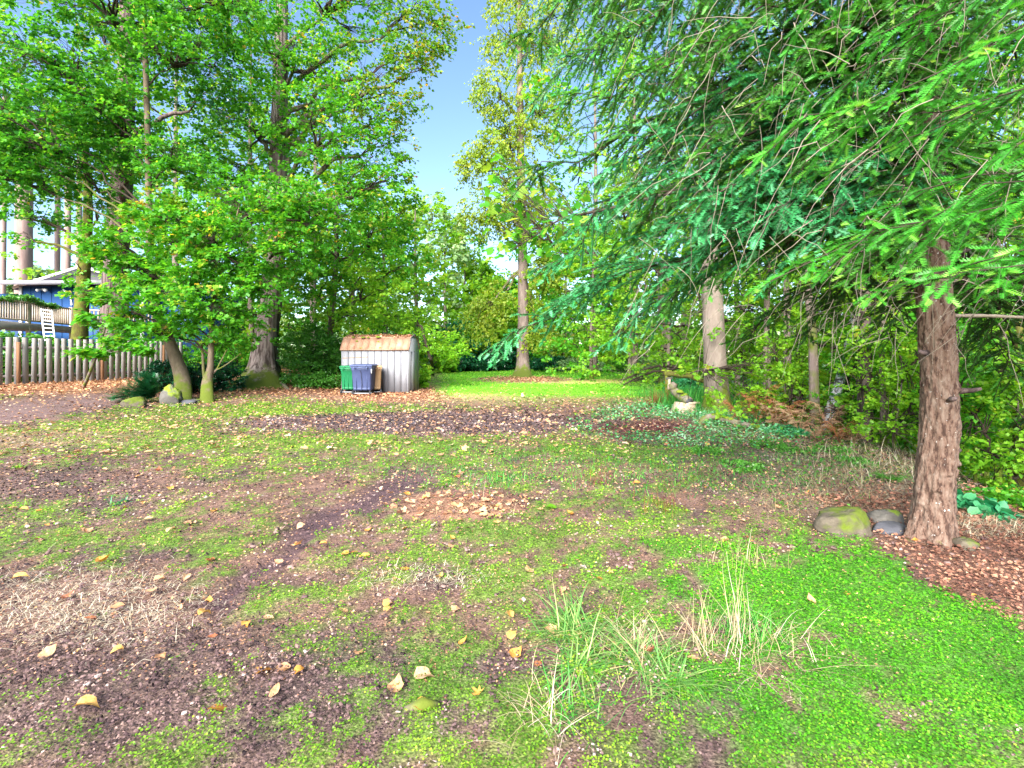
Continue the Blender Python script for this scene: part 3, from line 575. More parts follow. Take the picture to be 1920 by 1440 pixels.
for pts, rr in (([(495, 722, 20), (515, 718, 19.8), (532, 721, 19.4), (541, 731, 19), (543, 740, 18.8)], .10), ([(515, 718, 19.8), (530, 727, 19.5), (533, 738, 19.1)], .07)):
    mm = MB(); q = np.array([P(*p) for p in pts]); tt = np.linspace(0, 1, 14); q = np.stack([np.interp(tt, np.linspace(0, 1, len(q)), q[:, i]) for i in range(3)], 1)
    q[1:-1] = (q[:-2] + 2 * q[1:-1] + q[2:]) / 4; q[-1, 2] -= .1
    tubes(mm, q, np.linspace(rr, rr * .7, 14) * rng.uniform(.85, 1.15, 14), 9); mm.build('root', M['barkgrey'], r_, smooth=True)
gD = P(212, 650, 24)
tree('tall_fir_tree', 'tall dark fir with a thick furrowed trunk standing in front of the blue house', 'tree',
     [P(212, 680, 24)] + tp((214, 620, 24), (217, 520, 24), (224, 400, 24), (232, 280, 24), (236, 180, 24), (240, -100, 24)), [.64, .55, .52, .48, .42, .36, .25],
     [lobe(180, 70, 24, 80, 60, 40), lobe(290, 60, 24, 70, 70, 40), lobe(230, 330, 23.4, 60, 40, 16), lobe(400, 190, 25, 60, 60, 40, None, 'dark'), lobe(270, -30, 24, 160, 60, 70, None, 'dark'), lobe(215, 160, 21.5, 70, 60, 50), lobe(240, 300, 21.5, 60, 60, 40), lobe(190, 260, 21.5, 60, 50, 34)],
     'maple', .16, 7, .6, 'barkdark', k=40, seg=60, rough=.16, seed=12)
tree('mossy_maple', 'slim mossy leaning maple between the deck and the tall fir trunk', 'tree',
     [P(148, 670, 21)] + tp((150, 620, 21), (155, 540, 21), (163, 440, 21), (166, 380, 21), (160, 300, 21.2), (150, 220, 21.2)), [.32, .28, .25, .2, .16, .12, .06],
     [lobe(110, 330, 21, 90, 60, 50), lobe(190, 400, 20.5, 50, 40, 22), lobe(150, 240, 21, 90, 60, 50), lobe(150, 500, 20.5, 24, 30, 6), lobe(30, 440, 20, 30, 22, 6)],
     'maple', .14, 7, .55, 'mossbark', flare=.3, seed=14)
for i, (px, w_, y0, lb) in enumerate([(4, 8, 530, 'leftmost bare conifer trunk behind the house roof'), (42, 26, 545, 'widest pale conifer trunk rising behind the house roof'), (105, 9, 530, 'thin pinkish conifer trunk behind the house, first of the close three'),
                       (124, 10, 530, 'middle one of three close conifer trunks behind the house'), (145, 9, 525, 'thin conifer trunk behind the house next to the mossy maple'), (-40, 14, 540, 'bare conifer trunk beyond the left end of the house')]):
    Y = 48 + 3 * (i % 3)
    b_ = P(px, y0, Y); b_[2] = 0
    tree('conifer_tree', lb, 'tree', [b_, b_ + [0.1, 0, 8], b_ + [.2, 0, 18], b_ + [.2, 0, 30]], [w_ / F * Y / 2] * 3 + [w_ / F * Y / 4],
         [((b_[0] + rng.normal(0, 1), Y, 24), (3, 3, 4), 40)], 'dark', .4, 6, .9, 'barkdist', group='bare conifer trunks behind the house', k=12, seg=24, flare=.2, seed=20 + i)
tree('slender_maple', 'slender leaning maple trunk rising behind the shed', 'tree',
     [G(610, 712)] + tp((622, 600, 22), (627, 530, 22), (632, 470, 22), (630, 400, 22), (640, 300, 22)), [.15, .14, .12, .10, .08, .04],
     [lobe(640, 465, 21, 90, 60, 75), lobe(715, 440, 21.5, 70, 55, 55), lobe(590, 540, 21, 75, 55, 50), lobe(700, 535, 21.5, 75, 45, 60, None, 'lime'), lobe(755, 490, 22, 55, 50, 38), lobe(640, 590, 21.5, 90, 35, 50, None, 'lime'), lobe(760, 400, 22, 34, 34, 20), lobe(560, 620, 21, 60, 26, 24)],
     'maple', .14, 7, .55, 'barkgrey', seed=31)
tree('small_ash_tree', 'low spreading yellow green tree reaching out beside the shed roof', 'tree',
     [G(812, 702)] + tp((810, 680, 22), (800, 650, 22), (790, 610, 22)), [.09, .08, .06, .04],
     [lobe(815, 640, 22, 50, 24, 40), lobe(780, 600, 22.5, 45, 34, 40), lobe(850, 660, 22, 36, 12, 24), lobe(740, 590, 23, 60, 30, 40)],
     'lime', .12, 7, .5, 'twig', seed=33)
tree('weeping_birch', 'tall yellow leaved birch with a mossy base standing alone on the lawn', 'tree',
     [G(978, 709)] + tp((980, 690, 34), (981, 600, 34), (980, 480, 34), (977, 330, 34), (975, 180, 34), (974, 20, 34), (975, -120, 34)), [.55, .42, .38, .33, .28, .22, .15, .08],
     [lobe(925, 170, 33, 38, 50, 34), lobe(890, 300, 33, 30, 60, 26), lobe(950, 270, 33.5, 60, 80, 70), lobe(900, 400, 33, 36, 50, 26), lobe(1000, 390, 33, 60, 70, 60), lobe(940, 390, 33.5, 45, 50, 32), lobe(1020, 200, 34, 60, 90, 60),
      lobe(905, 590, 33, 34, 50, 34), lobe(1025, 520, 34, 45, 60, 50), lobe(950, 60, 34, 44, 60, 36), lobe(1030, 60, 34, 60, 70, 50), lobe(940, 560, 33.5, 24, 60, 12), lobe(1010, 620, 34, 40, 30, 24), lobe(960, -40, 34, 60, 50, 36)],
     'birch', .17, 8, .9, 'barkgrey', droop=.55, k=18, seg=50, flare=.8, seed=36, dens=2.2)
# the wood beyond the bank on the right, and the trees that close the view
def wood(px, pyb, Y, h, w_, nl, leafm, label, cat='tree', name='woodland_tree', bark='barkgrey', group=None, leaf=.12, lean=0., z0=None, n=34, per=7, tw=.6, rt=None, seed=0, low=.15):
    x = (px - CX) / F * Y; zb = float(hgt(x, Y)) if z0 is None else z0
    r0 = rt if rt else w_ / F * Y / 2
    path = [[x, Y, zb]] + [[x + lean * t * h + .10 * math.sin(seed + t * 5) * (t > 0), Y + .1 * math.cos(seed * 2 + t * 4), zb + h * t] for t in (.15, .35, .6, .8, 1.)]
    lb = []
    W_ = h * .30
    for i in range(nl):
        t = low + (1.02 - low) * (i + .5) / nl; a_ = i * 2.4 + seed
        rr = W_ * (1.15 - .75 * t) * rng.uniform(.75, 1.2)
        lb.append(((x + lean * t * h + math.cos(a_) * rr * .75, Y + math.sin(a_) * rr * .75, zb + h * t), (rr * .8, rr * .8, h / nl * 1.0 + .25), n))
    return tree(name, label, cat, path, [r0, r0 * .9, r0 * .8, r0 * .6, r0 * .4, r0 * .15], lb, leafm, leaf, per, tw, bark, group=group, seed=seed, k=10, seg=18)
TONE = {'maple': 'mid green', 'lime': 'yellow green', 'pale': 'pale greyish', 'teal': 'blue green', 'alder': 'deep green'}
ZON = [(-1e3, 10, 'beyond the left end of the blue house'), (10, 110, 'behind the blue house roof'), (110, 250, 'behind the tall fir trunk by the house'), (250, 350, 'behind the leaning alder'), (350, 450, 'behind the vine maple'), (450, 550, 'behind the old cedar'), (550, 640, 'behind the ivy left of the shed'),
       (640, 740, 'behind the shed roof'), (740, 800, 'behind the right corner of the shed'), (800, 850, 'under the open strip of sky, nearer the shed'), (850, 890, 'under the open strip of sky, nearer the birch'), (890, 915, 'far off left of the birch'), (915, 945, 'close on the left of the birch trunk'), (945, 985, 'hidden behind the birch trunk'), (985, 1035, 'close on the right of the birch trunk'),
       (1035, 1085, 'behind the dark bush right of the birch'), (1085, 1150, 'behind the pale variegated bush'), (1150, 1200, 'over the right part of the lawn'), (1200, 1240, 'beside the shaggy vine hung trunk'), (1240, 1270, 'behind the shaggy vine hung trunk'), (1270, 1310, 'left of the thick mossy footed trunk'), (1310, 1360, 'behind the thick mossy footed trunk'),
       (1360, 1420, 'right of the thick mossy footed trunk'), (1420, 1460, 'behind the pale ivy trunk'), (1460, 1490, 'behind the thin brown trunk among the ferns'), (1490, 1530, 'behind the middle of the dead ferns'), (1530, 1575, 'behind the leaning patched trunk'), (1575, 1605, 'between the patched and the dark trunk'), (1605, 1635, 'behind the dark straight trunk'), (1635, 1675, 'behind the thin trunk left of the near fir'),
       (1675, 1720, 'just left of the near fir trunk'), (1720, 1780, 'directly behind the near fir trunk'), (1780, 1830, 'just right of the near fir trunk'), (1830, 1860, 'between the near fir and the right edge'), (1860, 1890, 'left of the mossy trunk at the right edge'), (1890, 1945, 'behind the mossy trunk at the right edge'), (1945, 1e5, 'past the right edge')]
def zone(px): return next(z for a_, b_, z in ZON if a_ <= px < b_)
GW = 'leafy young trees in the wood beyond the bank'; LW = 'leafy young tree in the dense wood beyond the bank on the right'
ws = [(1180, 26, 11, 'lime'), (1250, 23, 12, 'lime'), (1320, 20, 12, 'lime'), (1400, 18, 12, 'lime'), (1440, 13, 8, 'lime'), (1500, 16, 11, 'maple'), (1560, 12, 8, 'lime'), (1590, 19, 13, 'lime'),
      (1660, 13, 9, 'lime'), (1700, 9.5, 6.5, 'lime'), (1740, 16, 12, 'lime'), (1800, 11, 8, 'lime'), (1850, 14, 11, 'lime'), (1870, 8.2, 5.6, 'maple'), (1940, 10, 8, 'lime'), (1960, 15, 12, 'lime'), (2060, 9, 8, 'lime'), (1110, 30, 11, 'maple')]  # mostly lime leaves, a lighter colour to offset the shade in this wood
for i, (px, Y, h, lm_) in enumerate(ws):
    wood(px, 0, Y, h, 10, 8, lm_, ('tall ' if h > 10 else 'slim ') + TONE[lm_] + ' wood tree ' + zone(px), 'tree', 'woodland_tree', group=GW, leaf=.060 + .0038 * Y, n=34, per=8, tw=.5, rt=.03 + .003 * Y, seed=50 + i, low=.08)
for i, (px, Y, h, lm_) in enumerate([(1480, 10.5, 2.0, 'lime'), (1610, 9.2, 2.2, 'maple'), (1680, 7.8, 2.0, 'lime'), (1830, 6.6, 2.0, 'maple'), (1900, 6.0, 1.8, 'lime'), (1760, 8.4, 2.4, 'lime'), (1560, 13, 2.4, 'lime'), (1400, 15, 2.6, 'lime'), (1960, 7, 2.6, 'lime'), (1340, 19, 3, 'lime')]):
    wood(px, 0, Y, h, 4, 5, lm_, 'low ' + TONE[lm_] + ' sapling on the slope ' + zone(px), 'sapling', 'sapling', group='saplings on the slope', leaf=.058, n=26, per=9, tw=.32, rt=.018, seed=90 + i, low=.1)
GB = 'trees closing the view behind the lawn'; LB = 'broad leafy tree closing the view at the back'
bgs = [(-60, 62, 13, 'pale'), (60, 66, 12, 'pale'), (170, 60, 13, 'maple'), (300, 46, 18, 'maple'), (400, 40, 17, 'alder'), (500, 36, 15, 'maple'), (590, 34, 14, 'lime'), (660, 40, 15, 'maple'), (720, 36, 12.5, 'lime'),
       (780, 44, 16, 'lime'), (330, 30, 22, 'lime'), (470, 31, 22, 'maple'), (590, 30, 18, 'lime'), (1115, 33, 22, 'maple'), (1190, 30, 21, 'lime'), (700, 56, 18, 'alder'), (835, 58, 19, 'pale'), (872, 62, 16.5, 'lime'), (1060, 52, 15, 'maple'), (1130, 46, 14, 'lime'), (1210, 42, 15, 'maple'), (1290, 38, 20, 'lime'), (1380, 34, 22, 'maple'), (1480, 30, 21, 'lime'),
       (1590, 30, 23, 'maple'), (1700, 27, 22, 'lime'), (1820, 26, 21, 'maple'), (1950, 24, 21, 'lime'), (960, 66, 11, 'alder'), (905, 64, 12.5, 'lime'), (925, 50, 8.5, 'lime'), (1010, 60, 11, 'lime')]
for i, (px, Y, h, lm_) in enumerate(bgs):
    wood(px, 0, Y, h, 14, 7, lm_, ('tallest ' if h > 17 and px > 300 and px < 640 else '') + TONE[lm_] + ' background tree ' + ('far off ' if Y > 50 else '') + zone(px), 'tree', 'background_tree', group=GB, leaf=.010 * Y - .05, n=24, per=6, tw=1.0, rt=.22, seed=130 + i, low=.12)

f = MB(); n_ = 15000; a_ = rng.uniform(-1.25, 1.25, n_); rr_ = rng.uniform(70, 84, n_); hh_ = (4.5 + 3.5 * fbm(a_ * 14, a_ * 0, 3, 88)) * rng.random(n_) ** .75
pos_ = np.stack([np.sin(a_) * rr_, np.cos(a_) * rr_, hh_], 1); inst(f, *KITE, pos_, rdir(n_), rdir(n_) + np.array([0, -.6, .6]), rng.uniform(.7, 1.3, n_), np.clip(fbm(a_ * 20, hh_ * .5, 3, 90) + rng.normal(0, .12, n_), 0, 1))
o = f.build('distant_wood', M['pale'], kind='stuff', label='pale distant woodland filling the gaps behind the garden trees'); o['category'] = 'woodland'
def bush(name, label, cat, px, py, rx, ry, n, leafm, leaf=.07, per=6, tw=.25, Y=None, group=None, tmpl=KITE, vb=0, flat=.3, rd=None, stems=6):
    c = G(px, py) if Y is None else np.array([(px - CX) / F * Y, Y, float(hgt((px - CX) / F * Y, Y))])
    s = c[1] / F; rx *= s; ry *= s; t = thing(name, label, cat, c, group)
    f = MB(); tw_ = MB(); 
    for k_ in range(stems):
        e_ = c + np.array([rng.uniform(-.6, .6) * rx, rng.uniform(-.4, .4) * rx, ry * rng.uniform(.9, 1.4)]); tubes(tw_, curve3(c - [0, 0, .05], e_, .05, 5, .03), np.linspace(.02, .006, 5), 5)
    foliage(f, tw_, (c + [0, 0, ry * .85], (rx, rd or rx, ry)), c + [0, 0, ry * .4], n, leaf, per, tw, tmpl, flat, 0, vb, .33, True)
    f.build('foliage', M[leafm], t, kind='stuff'); tw_.build('stems', M['twig'], t, kind='stuff'); return t
bush('evergreen_shrub', 'dense round dark green shrub behind the leaning alder at the fence end', 'shrub', 312, 738, 34, 32, 260, 'dark', .06, 8, .16)
bush('evergreen_shrub', 'dark green shrub between the vine maple stems and the old cedar', 'shrub', 415, 733, 40, 30, 240, 'dark', .06, 8, .16)
bush('evergreen_shrub', 'dark shrub directly behind the twin stems of the vine maple', 'shrub', 362, 736, 34, 30, 200, 'dark', .06, 8, .16)
bush('ivy_thicket', 'tall ivy thicket filling the space between the old cedar and the shed', 'ivy', 582, 722, 52, 62, 420, 'ivy', .085, 8, .3, rd=1.2)
bush('ivy_thicket', 'ivy mound against the left side of the shed', 'ivy', 622, 722, 34, 50, 260, 'ivy', .08, 8, .3, rd=1.0)
bush('ivy_thicket', 'low ivy mound behind the bare root', 'ivy', 590, 728, 60, 16, 200, 'ivy', .07, 8, .2, rd=.6)
bush('lilac_bush', 'small bright green bush at the right corner of the shed', 'bush', 790, 728, 19, 22, 70, 'lime', .09, 7, .2)
bush('leafy_bush', 'lime green bush behind the fence end and vine maple', 'bush', 330, 0, 60, 50, 180, 'maple', .12, 7, .4, Y=24)
bush('leafy_bush', 'deep green bush behind the old cedar trunk', 'bush', 440, 0, 70, 46, 220, 'maple', .12, 7, .4, Y=24, vb=-.1)
hb = [(700, 34, 60, 40, 'ivy', 'dark hedge bush behind the shed roof'), (845, 42, 26, 14, 'dark', 'dark hedge at the left edge of the lawn'), (880, 44, 40, 16, 'dark', 'dark evergreen bush behind the left part of the lawn'), (930, 46, 40, 22, 'dark', 'dark evergreen bush just left of the birch trunk'),
      (855, 46, 60, 50, 'teal', 'tall blue green bush between the shed and the birch'), (820, 40, 40, 34, 'lime', 'lime bush rising over the shed corner'), (910, 48, 40, 34, 'lime', 'yellow green bush left of the birch'), (1035, 44, 40, 14, 'dark', 'low dark green bush just right of the birch trunk'),
      (1090, 42, 44, 13, 'pale', 'pale variegated bush at the back edge of the lawn'), (1140, 44, 60, 30, 'lime', 'yellow green bush behind the pale variegated one'), (1185, 40, 40, 20, 'ivy', 'green bush at the right end of the lawn'), (1225, 30, 44, 24, 'pale', 'greyish bush round the shaggy trunk'),
      (1060, 50, 60, 34, 'birch', 'yellowish bush in the gap right of the birch'), (1300, 24, 60, 30, 'lime', 'light green bush left of the thick mossy trunk'), (1290, 17, 34, 20, 'teal', 'blue green bush behind the mossy log seat'), (1400, 22, 60, 34, 'lime', 'light green bush right of the thick mossy trunk'), (980, 54, 60, 26, 'teal', 'distant blue green bush behind the birch trunk')]
for px, Y, rx, ry, mt, lb in hb:
    bush('garden_bush', lb, 'bush', px, 0, rx, ry, 150, mt, .0045 * Y + .02, 7, .4, Y=Y)

# ------------------------------------------------------------------ fence
def obox(name, m_, parent, c, d, rz=0, a=.5, bev=0, M_=None, label=None):
    o = MB().box(c, d, a, rz, M_).build(name, m_, parent, bev=bev, label=label); return o
A_ = np.array([-17.15, 14.9]); B_ = np.array([-15.35, 22.6]); dv = (B_ - A_) / np.linalg.norm(B_ - A_); Lf = np.linalg.norm(B_ - A_)
fz = float(hgt(A_[0], A_[1])); frz = math.atan2(dv[1], dv[0]); nv = np.array([dv[1], -dv[0]])
ft = thing('picket_fence', 'weathered grey picket fence with orange brown posts on the leafy bank', 'fence', (A_[0], A_[1], fz))
me0 = None; k_ = 0; s_ = -1.8
def fpt(s, off): q = A_ + dv * s + nv * off; return q, float(hgt(q[0], q[1]))
FT = lambda s: 1.5 + (HY - np.interp(A_[1] + dv[1] * s, [14.9, 22.6], [628, 640])) / F * (A_[1] + dv[1] * s)
protos = []
for v_ in range(4):
    mbp = MB(); mbp.box((0, 0, .5), (.165, .022, 1), .2 + v_ * .2)
    o = mbp.build('picket', M['picket'], ft); protos.append(o)
first = [True] * 4
while s_ < Lf:
    q, z = fpt(s_, .05); top = 2.08 + .012 * math.sin(s_ * 5); v_ = random.randrange(4)
    if first[v_]: o = protos[v_]; first[v_] = False
    else: o = protos[v_].copy(); sc.collection.objects.link(o)
    o.matrix_parent_inverse.identity()
    o.location = (q[0] - A_[0], q[1] - A_[1], z + .04 - fz); o.rotation_euler = (random.uniform(-.012, .012), random.uniform(-.012, .012), frz + random.uniform(-.03, .03)); o.scale = (random.uniform(.92, 1.06), 1, top - z - .04)
    s_ += .238 * random.uniform(.96, 1.04)
for i, s_ in enumerate((-.95, 1.55, 4.25, 6.85)):
    q, z = fpt(s_, .055); obox('post', M['post'], ft, (q[0], q[1], (z + 1.93) / 2 - .05), (.11, .10, 1.93 - z + .1), frz, random.random())
for h_ in (.33, 1.30):
    q0, z0 = fpt(-1.85, 0.01); q1, z1 = fpt(Lf, 0.01); c = (q0 + q1) / 2
    mbp = MB(); mbp.box((c[0], c[1], fz + h_), (np.linalg.norm(q1 - q0), .04, .09), .5, frz); mbp.build('rail', M['rail'], ft)

# ------------------------------------------------------------------ blue house
HYY = 28.0; hx = lambda px, Y=HYY: (px - CX) / F * Y; hz = lambda py, Y=HYY: EYE - (py - HY) / F * Y
hb_ = thing('blue_house', 'blue house with grey low roof, white trim and a raised deck behind the fence', 'house', (hx(150), HYY, 0))
x0, x1 = hx(38), hx(264); ez = hz(536)
obox('wall', M['blue'], hb_, ((x0 + x1) / 2, HYY + 3, ez / 2), (x1 - x0, 6, ez))
obox('wall', M['blue'], hb_, (hx(15) - 3, HYY + 4.5, ez / 2 - .1), (7.0, 5, ez - .2), label='recessed blue wall left of the corner board')
obox('wall', M['blue'], hb_, (x1 + 1.6, HYY + 3.6, ez / 2 - .05), (3.1, 5, ez - .1), label='set back blue wall behind the maple')
for px_, w_ in ((40, .16), (267, .22)): obox('corner_board', M['trim'], hb_, (hx(px_), HYY - .03, ez / 2), (w_, .08, ez))
for i in range(11):
    xx = x0 + .6 * (i + 1)
    if xx < x1 - .1: obox('batten', M['blue'], hb_, (xx, HYY - .012, ez / 2), (.05, .025, ez - .1))
rf = MB(); rx0, rx1 = hx(-70), x1 + .6
v = [(rx0, HYY - .9, ez), (rx1, HYY - .9, ez), (rx1, HYY + 3.2, ez + .55), (rx0, HYY + 3.2, ez + .55), (rx1, HYY + 7, ez), (rx0, HYY + 7, ez)]
v = [(a_, b_, c_ + .14) for a_, b_, c_ in v] + [(a_, b_, c_) for a_, b_, c_ in v]
rf.add(v, [np.array([[0, 1, 2, 3], [3, 2, 4, 5], [6, 9, 8, 7], [9, 11, 10, 8], [0, 6, 7, 1], [5, 4, 10, 11]])]); ro = rf.build('roof', M['roofgrey'], hb_)
obox('fascia', M['fascia'], ro, ((rx0 + rx1) / 2, HYY - .93, ez + .06), (rx1 - rx0, .05, .24))
gb = MB(); gxc = hx(190, 31); gw = 4.2
v = [(gxc - gw, 29.6, ez + .15), (gxc, 29.6, hz(505, 31)), (gxc + gw, 29.6, ez + .15), (gxc - gw, 36, ez + .15), (gxc, 36, hz(505, 31)), (gxc + gw, 36, ez + .15)]
v = v + [(a_, b_, c_ - .16) for a_, b_, c_ in v]
gb.add(v, [np.array([[0, 1, 4, 3], [1, 2, 5, 4], [6, 9, 10, 7], [7, 10, 11, 8], [0, 6, 7, 1], [1, 7, 8, 2]])])
go = gb.build('gable_roof', M['roofgrey'], hb_, label='dark low gable roof rising behind the lower roof')
gm = MB(); gm.add([(gxc - gw + .5, 30, ez + .1), (gxc + gw - .5, 30, ez + .1), (gxc, 30, hz(508, 31) - .1)], [np.array([[0, 1, 2]])]); gm.build('gable_wall', M['darkgrey'], hb_)
for s_ in (-1, 1):
    gm = MB(); a_ = math.atan2(hz(505, 31) - ez - .15, gw); l_ = gw / math.cos(a_)
    Mx = np.array([[math.cos(a_), 0, s_ * math.sin(a_)], [0, 1, 0], [-s_ * math.sin(a_), 0, math.cos(a_)]])
    gm.box((gxc + s_ * gw / 2, 29.57, (hz(505, 31) + ez + .15) / 2 - .05), (l_, .05, .16), M=Mx); gm.build('barge_board', M['trim'], go)
wd = obox('window', M['glassdark'], hb_, (hx(12), HYY + 1.94, hz(583)), (2.0, .06, 1.5))
for dx, dz, w_, h_ in ((0, .80, 2.3, .14), (0, -.80, 2.3, .14), (-1.08, 0, .14, 1.5), (1.08, 0, .14, 1.5), (0, 0, .08, 1.5)): obox('window_frame', M['trim'], wd, (hx(12) + dx, HYY + 1.90, hz(583) + dz), (w_, .07, h_))
fl = obox('floodlight', M['white'], hb_, (hx(86), HYY - .06, hz(543)), (.26, .12, .10))
for s_ in (-1, 1):
    mm = MB(); c = np.array([hx(86) + s_ * .15, HYY - .1, hz(543)]); tubes(mm, np.array([c, c + [s_ * .08, -.14, -.06], c + [s_ * .10, -.20, -.09]]), np.array([.045, .085, .09]), 12, cap=True); mm.build('lamp_head', M['white'], fl)
mm = MB(); tubes(mm, np.array([P(119, 543, 27.85), P(127, 550, 27.8), P(133, 557, 27.8), P(134, 572, 27.85)]), np.full(4, .05), 8); mm.build('downpipe', M['white'], hb_)
# deck: edge runs away from the camera
dk = MB(); D0 = np.array([-21.2, 19.0]); D1 = np.array([-22.6, 24.8]); DD = D1 - D0; DL = np.linalg.norm(DD); drz = math.atan2(DD[1], DD[0]); dz0 = 2.92
dt = MB(); v = [(D0[0], D0[1], dz0), (D1[0], D1[1], dz0), (D1[0] - 5, D1[1] + 3.1, dz0), (D0[0] - 8, D0[1] + 2, dz0)]; v = v + [(a_, b_, c_ - .1) for a_, b_, c_ in v]
dt.add(v, [np.array([[0, 1, 2, 3], [7, 6, 5, 4], [0, 4, 5, 1], [1, 5, 6, 2]])]); dko = dt.build('deck', M['deck'], hb_)
c = (D0 + D1) / 2; obox('deck_edge_board', M['deck'], dko, (c[0] + .03, c[1], dz0 - .16), (DL, .05, .34), drz)
def ral(a, b, z): c = (a + b) / 2; l_ = np.linalg.norm(b - a); obox('railing', M['deckwood'], dko, (c[0], c[1], z), (l_, .06, .07), math.atan2(b[1] - a[1], b[0] - a[0]))
D2 = D1 + np.array([2.5, 2.9])
ral(D0, D1, dz0 + .92); ral(D0, D1, dz0 + .12); ral(D1, D2, dz0 + .92); ral(D1, D2, dz0 + .12)
bal = MB().box((0, 0, 0), (.05, .05, .82)).build('baluster', M['deckwood'], dko)
bal.matrix_parent_inverse.identity()
pts_ = [D0 + DD * t for t in np.linspace(.02, .96, 40)] + [D1 + (D2 - D1) * t for t in np.linspace(.06, .98, 22)]
for i, q in enumerate(pts_):
    o = bal if i == 0 else bal.copy()
    if i: sc.collection.objects.link(o)
    o.location = (q[0], q[1], dz0 + .51); o.matrix_parent_inverse.translation = -Vector(hb_.location) * 0
for q in (D0, D0 + DD * .5, D1, D2):
    obox('deck_post', M['deckwood'], dko, (q[0], q[1], dz0 / 2 + .5), (.12, .12, dz0 + 1.02))
# white ladder leaning against the deck
ld = thing('white_ladder', 'white rung ladder leaning against the edge of the deck', 'ladder', P(92, 648, 18.5))
la, lb_ = P(77, 579, 20.3), P(84, 640, 18.6); ra, rb = P(97, 582, 20.3), P(103, 640, 18.6)
for p_, q_ in ((la, lb_), (ra, rb)): mm = MB(); tubes(mm, np.array([p_, (p_ + q_) / 2, q_]), np.full(3, .028), 6); mm.build('stile', M['white'], ld)
for t_ in np.linspace(.02, .96, 9): mm = MB(); tubes(mm, np.array([la + (lb_ - la) * t_, ra + (rb - ra) * t_]), np.full(2, .022), 6); mm.build('rung', M['white'], ld)
bush('fern_bank', 'dark leafy ferns growing below the deck behind the fence', 'bush', 20, 0, 90, 50, 300, 'ivy', .13, 7, .3, Y=18.2)
bush('leafy_bush', 'low leafy bush below the deck right of the ladder', 'bush', 190, 0, 90, 42, 200, 'ivy', .12, 7, .3, Y=21.5)
def ivyrail():
    t = thing('creeper', 'green creeper trailing along the deck railing', 'creeper', (D0[0], D0[1], dz0)); f = MB()
    for tt in np.linspace(0, .8, 26):
        q = D0 + DD * tt; foliage(f, f, (np.array([q[0], q[1], dz0 + .95 + .1 * math.exp(-((tt - .45) / .12) ** 2) * 2]), (.22, .22, .10)), np.array([q[0], q[1], dz0 + .9]), 5, .09, 6, .2)
    f.build('foliage', M['ivy'], t, kind='stuff')
ivyrail()
# bare sapling leaning in front of the fence
sp_ = thing('bare_sapling', 'thin grey sapling leaning in front of the picket fence with a few flat leaf layers', 'sapling', G(158, 728))
mm = MB(); q = np.array([G(156, 729), P(172, 690, 14.6), P(188, 650, 14.6), P(198, 610, 14.6), P(204, 575, 14.6)]); tubes(mm, q, np.array([.05, .042, .034, .025, .014]), 8); mm.build('stem', M['barkgrey'], sp_, smooth=True)
f = MB(); tg = MB()
for px_, py_, rx_, ry_, n_ in ((165, 662, 34, 6, 12), (225, 640, 34, 7, 10), (185, 600, 45, 8, 12), (215, 560, 40, 8, 10), (250, 655, 26, 8, 8)):
    foliage(f, tg, (P(px_, py_, 14.5), (rx_ / F * 14.5, .4, ry_ / F * 14.5)), P(192, py_ + 10, 14.6), n_, .15, 6, .3, MAPLE, .9)
f.build('leaves', M['maple'], sp_, kind='stuff'); tg.build('twigs', M['deadtwig'], sp_, kind='stuff')

# ------------------------------------------------------------------ garden shed
sy = 18.9; sg = G(700, 737); sy = sg[1]; sz = sg[2]; k = sy / F
X0, X1 = (641 - CX) * k, (766 - CX) * k; W_ = X1 - X0; eh = 1.69; rh = 2.26; dp = 1.75; th_ = -.045
sh = thing('garden_shed', 'small pale metal garden shed with a rusty barrel shaped roof', 'shed', (X0, sy, sz))
def sv(u, v, z): return np.array([X0 + u * math.cos(th_) - v * math.sin(th_), sy + u * math.sin(th_) + v * math.cos(th_), sz + z])
def quadbox(name, m_, parent, a, b, c, d, t, **kw):
    a, b, c, d = map(np.array, (a, b, c, d)); n = nrm(np.cross(b - a, d - a)) * t
    mb_ = MB(); mb_.add([a, b, c, d, a - n, b - n, c - n, d - n], [np.array([[0, 1, 2, 3], [7, 6, 5, 4], [0, 4, 5, 1], [1, 5, 6, 2], [2, 6, 7, 3], [3, 7, 4, 0]])]); return mb_.build(name, m_, parent, **kw)
np_ = 10
quadbox('wall_backing', M['slate'], sh, sv(.01, .022, .02), sv(W_ - .01, .022, .02), sv(W_ - .01, .03, eh), sv(.01, .03, eh), .02)
wp = None
for i in range(np_):
    u0 = W_ * i / np_ + .008; u1 = W_ * (i + 1) / np_ - .011
    wp = quadbox('wall_panel', M['shedwall'], sh, sv(u0, random.uniform(0, .006), .03), sv(u1, random.uniform(0, .006), .03), sv(u1, 0, eh), sv(u0, 0, eh), .016)
    if i in (0, 1, 2, 3):
        quadbox('rust_streak', M['rust'], wp, sv(u0 + .02, -.004, 1.335 + .012 * i), sv(u1, -.004, 1.345 + .012 * i), sv(u1, -.004, 1.37 + .012 * i), sv(u0 + .02, -.004, 1.36 + .012 * i), .002)
quadbox('wall_panel', M['shedwall'], sh, sv(0, dp, 0), sv(0, 0, 0), sv(0, 0, eh), sv(0, dp, eh), .02)
quadbox('wall_panel', M['shedwall'], sh, sv(W_, dp, 0), sv(0, dp, 0), sv(0, dp, eh), sv(W_, dp, eh), .02)
nose = (.0, eh), (.30, 2.12), (dp / 2, rh), (dp - .30, 2.12), (dp, eh)
